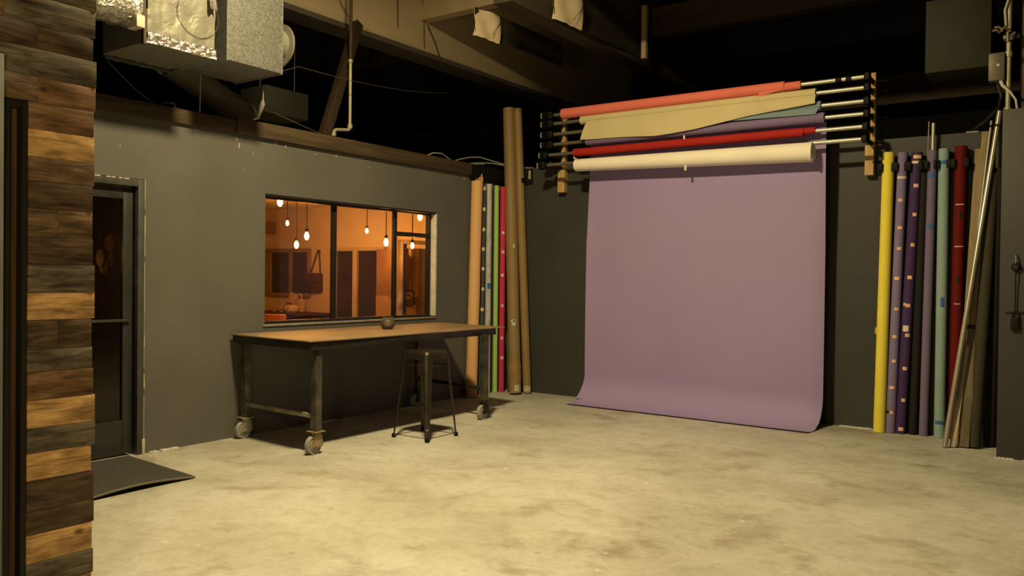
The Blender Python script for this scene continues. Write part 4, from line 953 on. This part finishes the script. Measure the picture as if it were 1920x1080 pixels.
def drop(u, v):
    # v 0 top .. 1 front edge on floor
    xt = -4.775+2.66*u; sag = u-.5
    L1, R_, L2 = 2.62, .30, .10
    yv = 8.262+.05*(1-u)
    s = v*(L1+R_*PI/2+L2)
    if s < L1: p = (yv, 2.98-s*(2.98-.306)/L1)
    elif s < L1+R_*PI/2:
        a = (s-L1)/R_; p = (yv-R_*(1-math.cos(a)), .306-R_*math.sin(a))
    else: p = (yv-R_-(s-L1-R_*PI/2), .006)
    y, z = p
    low = min(1, max(0, (2.6-z)/.8))
    e0 = math.exp(-u/.035); e1 = math.exp(-(1-u)/.03)
    if z > .05: y += low*(-.045*e0 + .035*e1)
    spread = .03*max(0, (1-z/.3)) if z < .3 else 0
    x = xt - spread*(1-u)*1.5 - (.01*math.sin(z*1.3))*(1-u) - .02*u*max(0, (v-.95)/.05)
    return (x, y+.004*math.sin(3*x+z*2), max(z, .005+.010*max(0, v-.985)/.015))
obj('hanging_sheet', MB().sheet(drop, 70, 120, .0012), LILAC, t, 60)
obj('tape_tab', MB().box(-3.545, -3.525, 8.138, 8.146, 2.915, 2.955), TAPEW, t)
t = backroll('red_backdrop', 'bright red paper roll, second from the bottom of the rack', 4, -4.90, -2.30, .045, .042, RED)
obj('loose_wrap', MB().cyl((-2.32, yy_[4], zt_[4]+.006), (-2.19, yy_[4], zt_[4]+.008), .033, .032, n=28), RED, t)
t = backroll('ivory_backdrop', 'thick ivory paper roll at the bottom of the rack', 5, -4.85, -2.20, .068, .093, WHITE)
for ch in t.children:
    if ch.name.startswith('paper_roll'):
        for v in ch.data.vertices:
            f_ = (v.co.x+1.325)/2.65
            v.co.z -= .03+.055*f_
obj('ragged_end', MB().sheet(lambda u, v: (-2.215+.02*u+.01*math.sin(17*v), 8.04+.05*u, 2.598+.05*v-.012*abs(math.sin(8*u))), 6, 8, .002), WHITE, t)
obj('curled_corner', MB().sheet(lambda u, v: (-4.845+.05*u, 8.07-.02*v, 2.79+.03*v*(1-u)), 5, 5, .002), WHITE, t)
obj('tape_tab', MB().box(-3.505, -3.48, 8.085, 8.091, 2.575, 2.635), TAPEW, t)

# ------------------------------------------------------------------ camera and lights
la = bpy.data.lights.new('ceiling_lamp', 'AREA'); la.shape = 'DISK'; la.size = .40; la.energy = 395; la.color = (1., .785, .375)
lo = bpy.data.objects.new('ceiling_lamp', la); COL.objects.link(lo); lo.location = (-3.35, 3.65, 4.9)
lo.rotation_euler = V3((.11, .13, -.98)).to_track_quat('-Z', 'Y').to_euler()
point('plank_fill', (-1.5, .3, 1.9), 68, (1., .74, .33), .2)  # added unseen fill lamp near the camera, lights the plank wall
for k, (x, y, z, p) in enumerate(((-8.2, 7.055, 1.845, 27), (-7.6, 7.88, 1.79, 13), (-7.2, 5.82, 2.135, 20), (-8.8, 7.396, 1.755, 23), (-6.70, 7.40, 1.725, 8))):  # includes one lamp under a bulb that stands in for a reflection
    point('bulb_light', (x, y, z), p, (1., .36, .06), .02)
wd = bpy.data.worlds.new('night'); S.world = wd; wd.use_nodes = True
wd.node_tree.nodes['Background'].inputs[0].default_value = (.9, .75, .45, 1); wd.node_tree.nodes['Background'].inputs[1].default_value = .0

# ------------------------------------------------------------------ camera
cd = bpy.data.cameras.new('camera'); cam = bpy.data.objects.new('camera', cd); COL.objects.link(cam); S.camera = cam
cd.sensor_width = 36; cd.lens = 1536.16/1920*36; cd.clip_start = .05
yaw, pitch, rollr = .614225860, -.0118095504, .0121276506
fw = V3((-math.sin(yaw)*math.cos(pitch), math.cos(yaw)*math.cos(pitch), math.sin(pitch)))
r0 = V3((math.cos(yaw), math.sin(yaw), 0)); u0 = r0.cross(fw)
rv = r0*math.cos(rollr)+u0*math.sin(rollr); uv = u0*math.cos(rollr)-r0*math.sin(rollr)
cam.matrix_world = Matrix(((rv.x, uv.x, -fw.x, 0), (rv.y, uv.y, -fw.y, 0), (rv.z, uv.z, -fw.z, 1.42), (0, 0, 0, 1)))
vs = S.view_settings
vs.view_transform = 'Standard'; vs.look = 'None'; vs.exposure = 0; vs.gamma = 1; vs.use_curve_mapping = False
